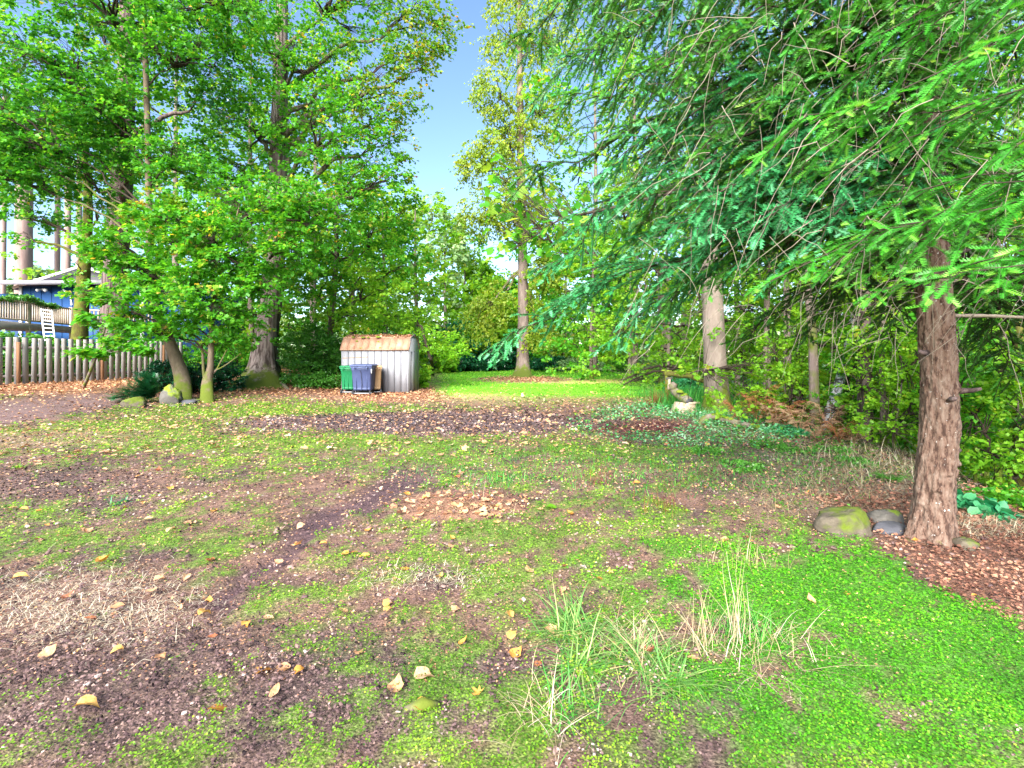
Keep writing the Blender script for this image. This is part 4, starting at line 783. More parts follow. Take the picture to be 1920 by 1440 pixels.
for uu in (W_, 0.0):
    mm = MB(); vs = [sv(uu, v_, z_) for v_, z_ in ((0, 0), (dp, 0))] + [sv(uu, v_, z_) for v_, z_ in reversed(nose)]; vs2 = [p_ + (sv(.02, 0, 0) - sv(0, 0, 0)) * (1 if uu else -1) for p_ in vs]
    n_ = len(vs); mm.add(vs + vs2, [np.array([list(range(n_))]), np.array([list(range(n_, 2 * n_))]), np.array([[i, (i + 1) % n_, n_ + (i + 1) % n_, n_ + i] for i in range(n_)])]); mm.build('gable_wall', M['shedwall'], sh)
dr = quadbox('door', M['shedwall'], sh, sv(W_ + .045, .35, .04), sv(W_ + .045, 1.35, .04), sv(W_ + .045, 1.35, 1.6), sv(W_ + .045, .35, 1.6), .02)
for v_ in (.33, .85, 1.37): quadbox('door_edge', M['darkgrey'], dr, sv(W_ + .052, v_ - .02, .03), sv(W_ + .052, v_ + .02, .03), sv(W_ + .052, v_ + .02, 1.62), sv(W_ + .052, v_ - .02, 1.62), .012)
quadbox('corner_trim', M['shedwall'], sh, sv(W_ - .03, -.012, 0), sv(W_ + .03, -.012, 0), sv(W_ + .03, -.012, eh), sv(W_ - .03, -.012, eh), .015)
ov = .05
for (va, za), (vb_, zb), nm in ((nose[0], nose[1], 'roof_panel'), (nose[1], nose[2], 'roof_panel'), (nose[2], nose[3], 'roof_panel'), (nose[3], nose[4], 'roof_panel')):
    for i in range(np_):
        u0 = -ov + (W_ + 2 * ov) * i / np_ + .004; u1 = -ov + (W_ + 2 * ov) * (i + 1) / np_ - .004
        quadbox(nm, M['shedroof'], sh, sv(u0, va - (.05 if va == 0 else 0), za - (.03 if va == 0 else 0) + .025), sv(u1, va - (.05 if va == 0 else 0), za - (.03 if va == 0 else 0) + .025), sv(u1, vb_, zb + .025), sv(u0, vb_, zb + .025), .018)
    for i in range(np_ + 1):
        if zb > za or nm:
            u0 = -ov + (W_ + 2 * ov) * i / np_; mm = MB(); tubes(mm, np.array([sv(u0, va - (.05 if va == 0 else 0), za + (0 if va else -.03) + .035), sv(u0, vb_, zb + .035)]), np.full(2, .012), 4); mm.build('roof_rib', M['shedroof'], sh)
for v_, z_ in (( -.055, eh - .02), (.30, 2.15)): mm = MB(); tubes(mm, np.array([sv(-ov, v_, z_), sv(W_ + ov, v_, z_)]), np.full(2, .024), 6, cap=True); mm.build('roof_edge', M['shedroof'], sh)
rim = [sv(W_ + .05, v_, z_ + .03) for v_, z_ in nose]; mm = MB(); tubes(mm, np.array(rim), np.full(5, .024), 6); mm.build('gable_rim', M['darkgrey'], sh)
f = MB(); n_ = 420; u = rng.random(n_) * W_; v_ = rng.random(n_) * .55 + .28; pos = np.array([sv(a_, b_, np.interp(b_, [.3, dp / 2], [2.12, rh]) + .05) for a_, b_ in zip(u, v_)]); inst(f, *KITE, pos, rdir(n_) * [1, 1, .2], nrm(rng.normal(0, .4, (n_, 3)) + UP), rng.uniform(.04, .11, n_), rng.random(n_)); f.build('fallen_leaves_on_roof', M['litter'], None, kind='stuff', label='dead leaves and debris lying on top of the shed roof')
def mossclump(name, label, c, r, parent=None):
    m_ = MB(); th = np.linspace(0, 6.283, 10)[:-1]; ph = np.array([.05, .5, 1.0, 1.5]); V = [];
    for p_ in ph:
        for t_ in th: V.append(c + r * np.array([math.cos(t_) * math.sin(p_), math.sin(t_) * math.sin(p_), math.cos(p_) * .6]) * random.uniform(.75, 1.2))
    idx = np.arange(36).reshape(4, 9); m_.add(V, [np.stack([idx[:-1], idx[1:], np.roll(idx[1:], -1, 1), np.roll(idx[:-1], -1, 1)], -1).reshape(-1, 4), idx[:1][:, ::-1]]); o = m_.build(name, M['moss'], parent, smooth=True, label=label); return o
for u_, v_, z_, r_2 in ((.35, .27, 2.15, .07), (.75, .25, 2.14, .08), (.95, .26, 2.14, .06), (1.35, .27, 2.15, .09), (.52, .20, 2.0, .06), (1.38, .19, 1.98, .05), (.75, .0, 1.73, .05), (1.95, .01, 1.73, .045), (1.5, .02, 1.74, .05)):
    mossclump('moss_clump', None, sv(u_, v_, z_), r_2 * 1.1, sh)
pk = G(735, 740); o = tag(obox('plank', M['plank'], None, (pk[0] + .03, pk[1] - .12, pk[2] + .04), (.85, .10, .05), .05), 'orange brown plank lying along the foot of the shed wall', 'plank')

# ------------------------------------------------------------------ wheeled bins
def wbin(label, px0, px1, pyt, pyb, Y, mt, rot=0.):
    cx = ((px0 + px1) / 2 - CX) / F * Y; wd_ = (px1 - px0) / F * Y; z0 = float(hgt(cx, Y)) ; H = (pyb - pyt) / F * Y; dpt = wd_ * 1.05
    t = thing('wheeled_bin', label, 'wheeled bin', (cx, Y, z0), 'wheeled bins beside the shed')
    def Q(x, y, z): return np.array([cx + x * math.cos(rot) - y * math.sin(rot), Y + x * math.sin(rot) + y * math.cos(rot), z0 + z])
    def bx(name, c, d, parent=t, m_=M[mt], bev=.008, a=.5): return MB().box(Q(*c), d, a, rot).build(name, m_, parent, bev=bev)
    b_ = MB(); hb = H * .91; w0, w1 = wd_ * .40, wd_ * .47; d0, d1 = dpt * .36, dpt * .46
    rings = [(.185 * H, w0, d0), (.215 * H, w0 * 1.02, d0 * 1.02), (.80 * H, w1 * .96, d1 * .96), (.82 * H, w1, d1), (hb, w1 * 1.01, d1 * 1.01)]
    V = []
    for z_, w_, d_ in rings:
        r_ = .035
        for sx_, sy_ in ((-1, -1), (1, -1), (1, 1), (-1, 1)):
            p1, p2 = (sx_ * (w_ - r_), sy_ * d_), (sx_ * w_, sy_ * (d_ - r_))
            for p_ in ((p2, p1) if sx_ * sy_ > 0 else (p1, p2)): V.append(Q(p_[0], p_[1], z_))
    idx = np.arange(40).reshape(5, 8); b_.add(V, [np.stack([idx[:-1], np.roll(idx[:-1], -1, 1), np.roll(idx[1:], -1, 1), idx[1:]], -1).reshape(-1, 4), idx[:1][:, ::-1], idx[-1:]])
    b_.build('body', M[mt], t)
    bx('rim', (0, 0, hb), (wd_ * 1.0, dpt * .98, .05))
    l_ = MB(); V = []
    for z_, s_ in ((hb + .03, 1.04), (hb + .065, 1.04), (hb + .10, .88), (H, .55)):
        for sx_, sy_ in ((-1, -1), (1, -1), (1, 1), (-1, 1)): V.append(Q(sx_ * wd_ * .5 * s_, sy_ * dpt * .5 * s_, z_))
    idx = np.arange(16).reshape(4, 4); l_.add(V, [np.stack([idx[:-1], np.roll(idx[:-1], -1, 1), np.roll(idx[1:], -1, 1), idx[1:]], -1).reshape(-1, 4), idx[-1:], idx[:1][:, ::-1]]); lo = l_.build('lid', M[mt], t, bev=.008)
    mm = MB(); tubes(mm, np.array([Q(-wd_ * .34, -dpt * .58, hb - .02), Q(wd_ * .34, -dpt * .58, hb - .02)]), np.full(2, .017), 8, cap=True); mm.build('handle', M[mt], t)
    for s_ in (-1, 1): bx('handle_bracket', (s_ * wd_ * .30, -dpt * .54, hb - .015), (.05, dpt * .12, .06)); bx('hinge', (s_ * wd_ * .22, -dpt * .50, hb + .045), (.09, .06, .05), lo)
    for x_ in (-.24, 0, .24): bx('rib', (x_ * wd_ * 1.0, -dpt * .405, H * .48), (.018, .03, H * .60))
    bx('foot', (0, dpt * .2, .095 * H), (wd_ * .72, dpt * .25, .19 * H), m_=M['rubber']); bx('axle_housing', (0, -dpt * .34, .235 * H), (wd_ * .74, .06, .06 * H))
    mm = MB(); tubes(mm, np.array([Q(-wd_ * .40, -dpt * .36, .105), Q(wd_ * .40, -dpt * .36, .105)]), np.full(2, .012), 8, cap=True); mm.build('axle', M['steel'], t)
    for s_ in (-1, 1):
        mm = MB(); tubes(mm, np.array([Q(s_ * wd_ * .36, -dpt * .36, .105), Q(s_ * (wd_ * .36 + .055), -dpt * .36, .105)]), np.full(2, .105), 18, cap=True); wh = mm.build('wheel', M['rubber'], t, bev=.008)
        mm = MB(); tubes(mm, np.array([Q(s_ * (wd_ * .36 - .004), -dpt * .36, .105), Q(s_ * (wd_ * .36 + .062), -dpt * .36, .105)]), np.full(2, .05), 12, cap=True); mm.build('hub', M['steel'], wh)
    return t, Q, hb, wd_, dpt
wbin('green wheeled bin, leftmost of the three beside the shed', 642, 672, 685, 739, 18.15, 'bingreen', .0)
bt = wbin('wide slate blue wheeled bin in the middle with its wheels to the front', 663, 703, 681, 740, 17.75, 'binblue', .0)
wbin('tan wheeled bin, rightmost of the three, half behind the blue one', 690, 716, 684, 738, 18.2, 'bintan', .25)
bo = bt[0]; MB().box(bt[1](bt[3] * .475, -bt[4] * .44, bt[2] * .86), (.02, .05, .16)).build('white_sticker', M['white'], bo)
mm = MB(); tubes(mm, np.array([bt[1](-.06, -bt[4] * .45, bt[2] * .94), bt[1](.0, -bt[4] * .47, bt[2] * .8), bt[1](.02, -bt[4] * .44, bt[2] * .45), bt[1](.03, -bt[4] * .42, bt[2] * .3)]), np.full(4, .008), 5); mm.build('cord', M['rubber'], bo)

# ------------------------------------------------------------------ rocks, stump, logs
def rock(name, label, c, d, mt, cat='rock', rz=0., seed=0, pointy=0., sink=.25, rough=.35, facets=14):
    nu, nv = 40, 26; th = np.linspace(0, 2 * math.pi, nu + 1)[:-1]; ph = np.linspace(.02, math.pi - .02, nv)
    TH, PH = np.meshgrid(th, ph); x = np.cos(TH) * np.sin(PH); y = np.sin(TH) * np.sin(PH); z = np.cos(PH)
    n = fbm(x * 1.5 + 10 + seed, y * 1.5 + z * 1.3 + seed, 3, seed); n2_ = fbm(x * 5 + seed, z * 5 + y * 3, 3, seed + 4)
    r = 1 + rough * (n - .5) * 2 + .22 * (n2_ - .5) + .07 * (fbm(x * 13 + seed, z * 13 + y * 9, 3, seed + 8) - .5) - .10 * np.clip(1 - np.abs(n2_ - .5) * 14, 0, 1)
    rg = np.random.default_rng(seed + 100); pn = nrm(rg.normal(0, 1, (facets, 3)))
    for q_ in pn:
        dt_ = x * q_[0] + y * q_[1] + z * q_[2]; lim = rg.uniform(.70, .95); r = np.where(dt_ > .2, np.minimum(r, lim / np.maximum(dt_, .2) * (1 + .06 * (n2_ - .5))), r)
    x, y, z = x * r, y * r, z * r * (1 + pointy * np.maximum(z, 0) * (1 - .8 * (np.hypot(x, y))))
    z = np.sign(z) * np.abs(z) ** .85
    cc, ss = math.cos(rz), math.sin(rz); X_ = x * d[0] / 2; Y_ = y * d[1] / 2
    V = np.stack([c[0] + X_ * cc - Y_ * ss, c[1] + X_ * ss + Y_ * cc, c[2] + z * d[2] * .62 + d[2] * (.5 - sink)], -1)
    idx = np.arange(nu * nv).reshape(nv, nu); mm = MB()
    mm.add(V.reshape(-1, 3), [np.stack([idx[:-1], idx[1:], np.roll(idx[1:], -1, 1), np.roll(idx[:-1], -1, 1)], -1).reshape(-1, 4), idx[:1][:, ::-1], idx[-1:]], np.clip(z * .6 + .35 + .25 * x, 0, 1).ravel())
    return tag(mm.build(name, M[mt], smooth=True), label, cat)
rock('boulder', 'moss topped rounded boulder left of the fir trunk', G(1583, 998), (.46, .38, .24), 'rock', seed=3, rough=.18)
rock('boulder', 'flat grey green rock half buried just left of the fir trunk', G(1662, 982), (.30, .28, .14), 'greyrock', seed=7, rough=.15)
rock('slate', 'dark slate lying between the mossy boulder and the fir trunk', G(1668, 996), (.30, .20, .09), 'slate', seed=9, rough=.15, rz=.1)
rock('stone', 'small moss covered stone in the litter right of the fir base', G(1812, 1030), (.19, .16, .09), 'rock', seed=12)
rock('boulder', 'pointed grey rock with yellow moss at the foot of the leaning alder', G(320, 758), (.64, .48, .50), 'greyrock', seed=15, pointy=.5, rough=.3)
rock('boulder', 'low mossy rock left of the pointed rock', G(253, 764), (.75, .55, .32), 'rock', seed=18)
rock('stone', 'flat pale stone in front of the leaning alder', G(327, 764), (.40, .3, .10), 'greyrock', seed=21, rough=.2)
rock('stone', 'dark square edged stone between the two small trees', G(352, 758), (.6, .4, .16), 'slate', seed=22, rough=.2)
rock('stone', 'grey stone touching the foot of the vine maple', G(364, 756), (.38, .3, .15), 'greyrock', seed=25, rough=.2)
rock('stone', 'round dark stone by the right corner of the shed', G(757, 737), (.32, .28, .22), 'slate', seed=27, rough=.18, sink=.1)
rock('stone', 'round tan stone stacked against the dark stone by the shed', G(763, 736) + [0, .05, .02], (.30, .26, .26), 'greyrock', seed=28, rough=.15, sink=.1)
# juniper spreading over the rocks
def sprays(mb, base, n, L, spread, up, a, width=.5, tmpl=FISH):
    d = rdir(n) * spread; d[:, 2] = np.abs(d[:, 2]) * .5 + up; d = nrm(d); inst(mb, *tmpl, base, d, nrm(rng.normal(0, .5, (n, 3)) + UP), L, a, sy=L * width * 2)
jt = thing('juniper', 'flat spreading dark green juniper reaching over the path edge', 'juniper', G(275, 757))
jm = MB(); jw = MB(); J0 = G(290, 752) + [0, 0, .15]
for px_, py_ in ((212, 748), (225, 738), (240, 728), (258, 716), (272, 708), (232, 752), (250, 742), (270, 726), (285, 712), (262, 738)):
    e_ = P(px_, py_, J0[1] - .3 - .02 * (290 - px_) * .5); cv = curve3(J0, e_, .10, 12, .02); tubes(jw, cv, np.linspace(.02, .005, 12), 4)
    n_ = 60; tt = rng.random(n_) ** .7; pos = cv[np.minimum((tt * 11).astype(int), 11)] + rng.normal(0, .05, (n_, 3)); dd = nrm(nrm(e_ - J0) + rng.normal(0, .55, (n_, 3)) * [1, 1, .35])
    Ls = rng.uniform(.18, .36, n_); inst(jm, *FISH, pos, dd, nrm(rng.normal(0, .3, (n_, 3)) + UP), Ls, np.clip(rng.normal(.6, .2, n_), 0, 1), sy=Ls * 1.6)
jm.build('foliage', M['dark'], jt, kind='stuff'); jw.build('branches', M['twig'], jt, kind='stuff')
# stump with the short log on it
g0 = G(1283, 772); sY = g0[1]
stt = thing('tree_stump', 'pale cut stump with a flat top at the edge of the bank', 'stump', g0)
mmb, Q_, _r = trunk_mesh([g0 - [0, 0, .1], g0 + [0, 0, .1], P(1285, 754, sY)], [.33, .29, .27], 22, 12, .10, .25, .15, 4); mmb.build('trunk', M['cutwood'], stt, smooth=False)
sh_ = MB(); sh_.box(P(1296, 755, sY - .1), (.32, .30, .05), .5, .3); sh_.build('broken_slab', M['cutwood'], stt)
lg = thing('short_log', 'short log with yellow moss leaning over the top of the stump', 'log', P(1285, 754, sY - .1))
mm = MB(); q = np.array([P(1262, 731, sY + .35), P(1272, 739, sY + .15), P(1283, 747, sY - .05), P(1292, 753, sY - .25)]); tt = np.linspace(0, 1, 10); q = np.stack([np.interp(tt, np.linspace(0, 1, 4), q[:, i]) for i in range(3)], 1)
tubes(mm, q, np.array([.10, .115, .12, .125, .12, .12, .125, .12, .12, .12]) * 1.0, 14, cap=True); mm.build('trunk', M['barkpale'], lg, smooth=False)
for j, (a_, r_2) in enumerate((((1275, 736), .09), ((1283, 742), .09), ((1289, 747), .06))): mossclump('moss_clump', None, P(*a_, sY - .05) , r_2 * 1.3, lg)
mm = MB(); e0 = q[-1]; dn = nrm(q[-1] - q[-2]); tubes(mm, np.array([e0 + dn * .002, e0 + dn * .006]), np.array([.095, .095]), 14, cap=True); mm.build('cut_face', M['slate'], lg)
sn = thing('snail_shaped_burl', 'round grey knob with a small upright peg on the raised end of the log', 'burl', P(1264, 728, sY + .35))
mm = MB(); tubes(mm, np.array([P(1255, 726, sY + .3), P(1262, 724, sY + .3), P(1268, 726, sY + .25)]), np.array([.07, .13, .09]), 12, cap=True); mm.build('knob', M['barkpale'], sn, smooth=True)
mm = MB(); tubes(mm, np.array([P(1254, 730, sY + .35), P(1255, 718, sY + .35), P(1255, 711, sY + .35)]), np.array([.05, .035, .04]), 10, cap=True); pg = mm.build('peg', M['cutwood'], sn)
mm = MB(); tubes(mm, np.array([P(1249, 710, sY + .35), P(1261, 709, sY + .35)]), np.array([.03, .03]), 8, cap=True); mm.build('cap', M['greyrock'], pg)
ls = thing('mossy_log', 'long horizontal log topped with bright moss reaching to the thick trunk', 'log', P(1285, 712, 13.6))
mm = MB(); q = np.array([P(1246, 700, 14.6), P(1270, 702, 14.2), P(1295, 705, 13.8), P(1322, 714, 13.4)]); tt = np.linspace(0, 1, 16); q = np.stack([np.interp(tt, np.linspace(0, 1, 4), q[:, i]) for i in range(3)], 1)
tubes(mm, q, .085 + .012 * np.sin(tt * 17), 14, cap=True); mm.build('trunk', M['mossbark'], ls, smooth=True)
for i in range(15): mossclump('moss_clump', None, q[i] + [rng.normal(0, .02), rng.normal(0, .03), .07], rng.uniform(.05, .09), ls)
mm = MB(); b0 = P(1250, 702, 14.5); tubes(mm, np.array([[b0[0], b0[1], float(hgt(b0[0], b0[1])) - .1], b0]), np.array([.07, .05]), 12, cap=True); mm.build('support_stub', M['mossbark'], ls, smooth=True)
def stick(name, label, pts, radii, mt, cat='branch', k=9, n=20, moss=None):
    q = np.array([p_ if len(p_) == 3 and isinstance(p_, np.ndarray) else P(*p_) for p_ in pts]); tt = np.linspace(0, 1, n); q = np.stack([np.interp(tt, np.linspace(0, 1, len(q)), q[:, i]) for i in range(3)], 1)
    q[1:-1] = (q[:-2] + 2 * q[1:-1] + q[2:]) / 4; t = thing(name, label, cat, q[0]); mm = MB(); tubes(mm, q, np.interp(tt, np.linspace(0, 1, len(radii)), radii) * rng.uniform(.88, 1.12, n), k, cap=True); mm.build('wood', M[mt], t, smooth=True)
    for i in (moss or []): mossclump('moss_clump', None, q[i] + [0, 0, .03], .07, t)
    return t
gb0 = G(1312, 797); yb = gb0[1]
stick('fallen_branch', 'curved fallen branch with yellow moss patches lying below the stump', [gb0 - [0, 0, .03], (1320, 785, yb), (1335, 780, yb), (1365, 788, yb - .3), (1400, 797, yb - .6), (1428, 806, yb - .9)], [.085, .075, .07, .06, .055, .045], 'barkgrey', moss=[8, 9, 10, 11, 12, 17, 18])
stick('stick', 'thin dark stick propped on the dry fern bank', [(1425, 796, 10.0), (1450, 782, 10.2), (1467, 776, 10.4)], [.03, .025, .015], 'barkdark')
stick('dead_branch', 'bare pale dead branch stuck out level from the right side of the fir trunk', [P(1788, 592, 3.9), P(1850, 592, 3.85), P(1940, 596, 3.7)], [.016, .014, .010], 'deadtwig')
# thick trunk with mossy flare, with dark drooping fir boughs above
def bough(wood, need, A, B, sag, side_n, side_L, tw_L, w_needle, tone, tw_step=.055, mode='needle', droop=.35, dead=.18, r0=.022, nscale=1., nden=1., ft=None):
    """one fir bough: spine, alternate side shoots, twigs, needles"""
    n = 14; cv = curve3(A, B, sag * rng.uniform(.4, 1.6), n, .018); Lb = np.linalg.norm(B - A)
    tubes(wood, cv, np.linspace(r0, .003, n), 5)
    tp_ = np.linspace(.10, 1, side_n) + rng.normal(0, .008, side_n); tp_ = np.clip(tp_, .05, 1)
    t0 = np.linspace(0, 1, n); O = np.stack([np.interp(tp_, t0, cv[:, i]) for i in range(3)], 1)
    tan = nrm(np.gradient(cv, axis=0)); D = nrm(np.stack([np.interp(tp_, t0, tan[:, i]) for i in range(3)], 1))
    S = nrm(np.cross(D, UP)); sg_ = np.where(np.arange(side_n) % 2 == 0, 1, -1)[:, None]
    dv_ = nrm(D * .75 + S * sg_ * rng.uniform(.5, 1.0, (side_n, 1)) + np.array([0, 0, -1]) * rng.uniform(-.5, .9, (side_n, 1)) * droop * 2 + rng.normal(0, .22, (side_n, 3)))
    Ls = side_L * Lb * (1.05 - .80 * tp_) * rng.uniform(.55, 1.2, side_n) + .06
    Ls[-1] = .12; dv_[-1] = D[-1]
    m = 6; t = np.linspace(0, 1, m)[None, :, None]
    SC = O[:, None] + dv_[:, None] * t * Ls[:, None, None] + np.array([0, 0, -1.]) * (t ** 1.8) * Ls[:, None, None] * droop
    tubes(wood, SC, np.tile(np.linspace(.005, .0018, m), (side_n, 1)) * (r0 / .022) ** .5, 3)
    # twigs along side shoots
    cnt = np.maximum(2, (Ls / tw_step).astype(int)); ids = np.repeat(np.arange(side_n), cnt); k_ = np.concatenate([np.arange(c_) for c_ in cnt]); fr = (k_ + .5 + rng.uniform(-.3, .3, len(k_))) / cnt[ids]
    live = (tp_[ids] > dead * rng.uniform(.3, 1.5, len(ids))) & (fr > .12 * rng.random(len(ids)))
    f_ = np.clip(fr, 0, .999) * (m - 1); i0 = f_.astype(int); w = (f_ - i0)[:, None]
    TO = SC[ids, i0] * (1 - w) + SC[ids, i0 + 1] * w; TD = nrm(SC[ids, i0 + 1] - SC[ids, i0]); TS = nrm(np.cross(TD, UP)); sg2 = np.where(k_ % 2 == 0, 1, -1)[:, None]
    tdv = nrm(TD * .8 + TS * sg2 * rng.uniform(.5, .95, (len(ids), 1)) + rng.normal(0, .28, (len(ids), 3)) + np.array([0, 0, -.12]))
    TL = tw_L * rng.uniform(.55, 1.15, len(ids)) * (1.1 - .5 * fr)
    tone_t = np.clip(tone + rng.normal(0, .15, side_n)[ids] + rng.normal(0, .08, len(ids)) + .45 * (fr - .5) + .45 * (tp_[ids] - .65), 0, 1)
    TO, tdv, TL, TN = TO[live], tdv[live], TL[live], tone_t[live]
    if mode == 'fish':
        inst(need, *FEATH, TO, tdv, rdir(len(TO)) + np.array([0, -.5, .5]), TL, TN, sy=TL * .7, sz=TL * .5)
        sp2 = np.linspace(.1, 1, 5); O2 = SC[:, :-1].reshape(-1, 3); D2 = (SC[:, 1:] - SC[:, :-1]).reshape(-1, 3); l2 = np.linalg.norm(D2, axis=1) * 1.1
        keep = np.repeat(tp_ > dead, m - 1); inst(need, *FEATH, O2[keep], D2[keep], rdir(int(keep.sum())) + np.array([0, -.6, .4]), l2[keep], tone, sy=np.full(keep.sum(), tw_L * .6)); return
    O2 = SC[:, :-1].reshape(-1, 3); D2 = (SC[:, 1:] - SC[:, :-1]).reshape(-1, 3); l2 = np.linalg.norm(D2, axis=1) * 1.15
    keep = np.repeat(tp_ > dead, m - 1) & (l2 > .03)
    hw = w_needle; ft = ft or FEATH
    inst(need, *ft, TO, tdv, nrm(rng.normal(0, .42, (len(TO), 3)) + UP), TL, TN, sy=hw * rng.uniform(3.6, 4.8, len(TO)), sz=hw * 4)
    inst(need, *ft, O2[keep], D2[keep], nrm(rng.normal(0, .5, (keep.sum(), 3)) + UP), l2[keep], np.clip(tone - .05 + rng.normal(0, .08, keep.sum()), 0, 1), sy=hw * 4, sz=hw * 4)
gH = G(1345, 775)
tH = thing('thick_fir_tree', 'thick pale barked fir with a mossy flared base behind the stump', 'tree', gH)
mmb, QH, RH = trunk_mesh([gH - [0, 0, .3]] + tp((1344, 740, gH[1]), (1340, 660, gH[1]), (1336, 560, gH[1]), (1330, 400, gH[1]), (1325, 200, gH[1]), (1320, -150, gH[1])), [.33, .28, .265, .25, .23, .20, .12], 30, 70, .10, .7, .6, 6)
mmb.build('trunk', M['barkpale'], tH, smooth=True)
for i, (px_, py_, Y, pyr) in enumerate([(1010, 190, 9.5, 60), (1060, 120, 8.5, -20), (1120, 60, 8.5, -60), (1180, 170, 9, 80), (980, 110, 9, -80), (1090, 260, 9.5, 150), (1240, 240, 9.5, 150), (1200, 330, 10, 230), (1100, 350, 10, 260), (1420, 120, 9.5, 30),
                                        (1500, 60, 9, -40), (1300, 150, 9, 60), (1280, 20, 8.5, -60), (1380, 260, 9.5, 180), (1480, 300, 10, 220), (1060, 440, 10.5, 350), (1180, 480, 10.5, 380), (1440, 400, 10.5, 330), (1600, 160, 10, 60), (1560, 320, 10.5, 230), (1180, -40, 8.5, -140), (1000, -20, 9, -140), (1400, -20, 8.5, -100), (1640, 0, 9.5, -60)]):
    A = at_z(QH, EYE + (HY - pyr) / F * gH[1]); B = P(px_, py_, Y); br = MB(); nd_ = MB()
    bough(br, nd_, A, B, .10, 36, .30, .24, .003, .18 + .2 * random.random(), tw_step=.12, mode='fish', droop=.45, dead=.10, r0=.03)
    bo_ = br.build('branch', M['twig'], tH); nd_.build('needles', M['fir' if i % 3 else 'firteal'], bo_, kind='stuff')

# ------------------------------------------------------------------ the near fir
gF = G(1742, 1018)
fir = thing('fir_tree', 'near fir with a knotted brown trunk and long drooping green boughs', 'tree', gF)
ptsF = [gF - [0, 0, .25]] + tp((1752, 930, 3.9), (1763, 800, 3.9), (1760, 680, 3.9), (1751, 560, 3.9), (1742, 400, 3.9), (1738, 240, 3.9), (1735, 80, 3.9), (1733, -100, 3.9)) + [np.array([3.30, 3.95, 8.5]), np.array([3.3, 4, 13])]
kk_, sg_n = 80, 520
Pz = np.array(ptsF, float); zt = np.concatenate([np.linspace(Pz[0, 2], 4.6, sg_n), np.linspace(4.7, 13, 60)])
QF = np.stack([np.interp(zt, Pz[:, 2], Pz[:, 0]), np.interp(zt, Pz[:, 2], Pz[:, 1]), zt], 1)
for _ in range(40): QF[1:-1] = (QF[:-2] + 2 * QF[1:-1] + QF[2:]) / 4
z0F = gF[2]; RF = np.interp(zt, [z0F, .5, 1.2, 2.0, 3.0, 4.6, 13], [.142, .133, .126, .119, .110, .100, .03]) + .030 * np.exp(-np.maximum(zt - z0F, 0) / .14)
th = np.arange(kk_) / kk_ * 2 * math.pi; TH, TZ = np.meshgrid(th, zt); cx_, sx_ = np.cos(TH), np.sin(TH)
def cyl(fx, fz, s): return .5 * (fbm(cx_ * fx + 20, TZ * fz + sx_ * fx * .7 + 5, 4, s) + fbm(sx_ * fx + 11, TZ * fz + cx_ * fx * .7, 4, s + 3))
fis = 1 - np.abs(cyl(7, 5.5, 61) - .5) * 7; fis = np.clip(fis, 0, 1) ** 1.5
plate = cyl(9, 16, 65) - .5; lump = cyl(1.6, 2.2, 67) - .5
rel = RF[:, None] * (1 + .16 * lump + .10 * plate) - .015 * fis + .016 * np.abs(cyl(16, 30, 66) - .5)
rel = rel + .035 * np.exp(-np.maximum(TZ - z0F, 0) / .2) * np.cos(TH * 4 + 1)
rough_low = np.exp(-np.maximum(TZ - z0F, 0) / .9); rel = rel + .010 * rough_low * (cyl(7, 14, 70) - .5) * 4
for kt, kz, kr in ((-1.95, 2.02, .035), (-1.35, 1.93, .03), (-1.4, 1.72, .032), (-2.1, 1.62, .03), (-1.9, 1.14, .05), (-1.0, 1.20, .045), (-1.6, .55, .04), (-.8, .62, .04), (-2.2, .42, .04), (-1.2, 2.6, .04), (-2.0, 3.0, .04)):
    d2 = ((np.angle(np.exp(1j * (TH - kt))) * .15) ** 2 + (TZ - kz) ** 2) / kr ** 2; d3 = ((np.angle(np.exp(1j * (TH - kt))) * .10) ** 2 + (TZ - kz + .01) ** 2 * 1.5) / kr ** 2
    rel = rel + .026 * np.exp(-d2) - .045 * np.exp(-d3 * 4)
VF = QF[:, None] + np.stack([rel * cx_, rel * sx_, 0 * TH], -1); idx = np.arange(len(zt) * kk_).reshape(len(zt), kk_)
mb = MB(); mb.add(VF.reshape(-1, 3), [np.stack([idx[:-1], np.roll(idx[:-1], -1, 1), np.roll(idx[1:], -1, 1), idx[1:]], -1).reshape(-1, 4)], (np.exp(-np.maximum(TZ - z0F, 0) / .12) * .9).ravel())
mb.build('trunk', M['barkfir'], fir, smooth=True)
for ang_, z_, l_ in ((-.55, 1.20, .10), (-2.6, 2.02, .06), (.1, .70, .05), (-.2, 2.3, .12), (-2.9, 1.5, .05), (-1.8, 1.14, .05)):
    b0 = at_z(QF, z_); dd = np.array([math.cos(ang_), math.sin(ang_), .1]); q = np.array([b0 + dd * .12, b0 + dd * (.15 + l_ * .5), b0 + dd * (.15 + l_) + [0, 0, .01]])
    mm = MB(); tubes(mm, q, np.array([.026, .018, .012]), 8, cap=True); mm.build('branch_stub', M['barkdark'], fir)
limbs = []   # (tip px, py, Y, trunk py, material, droop, r0)
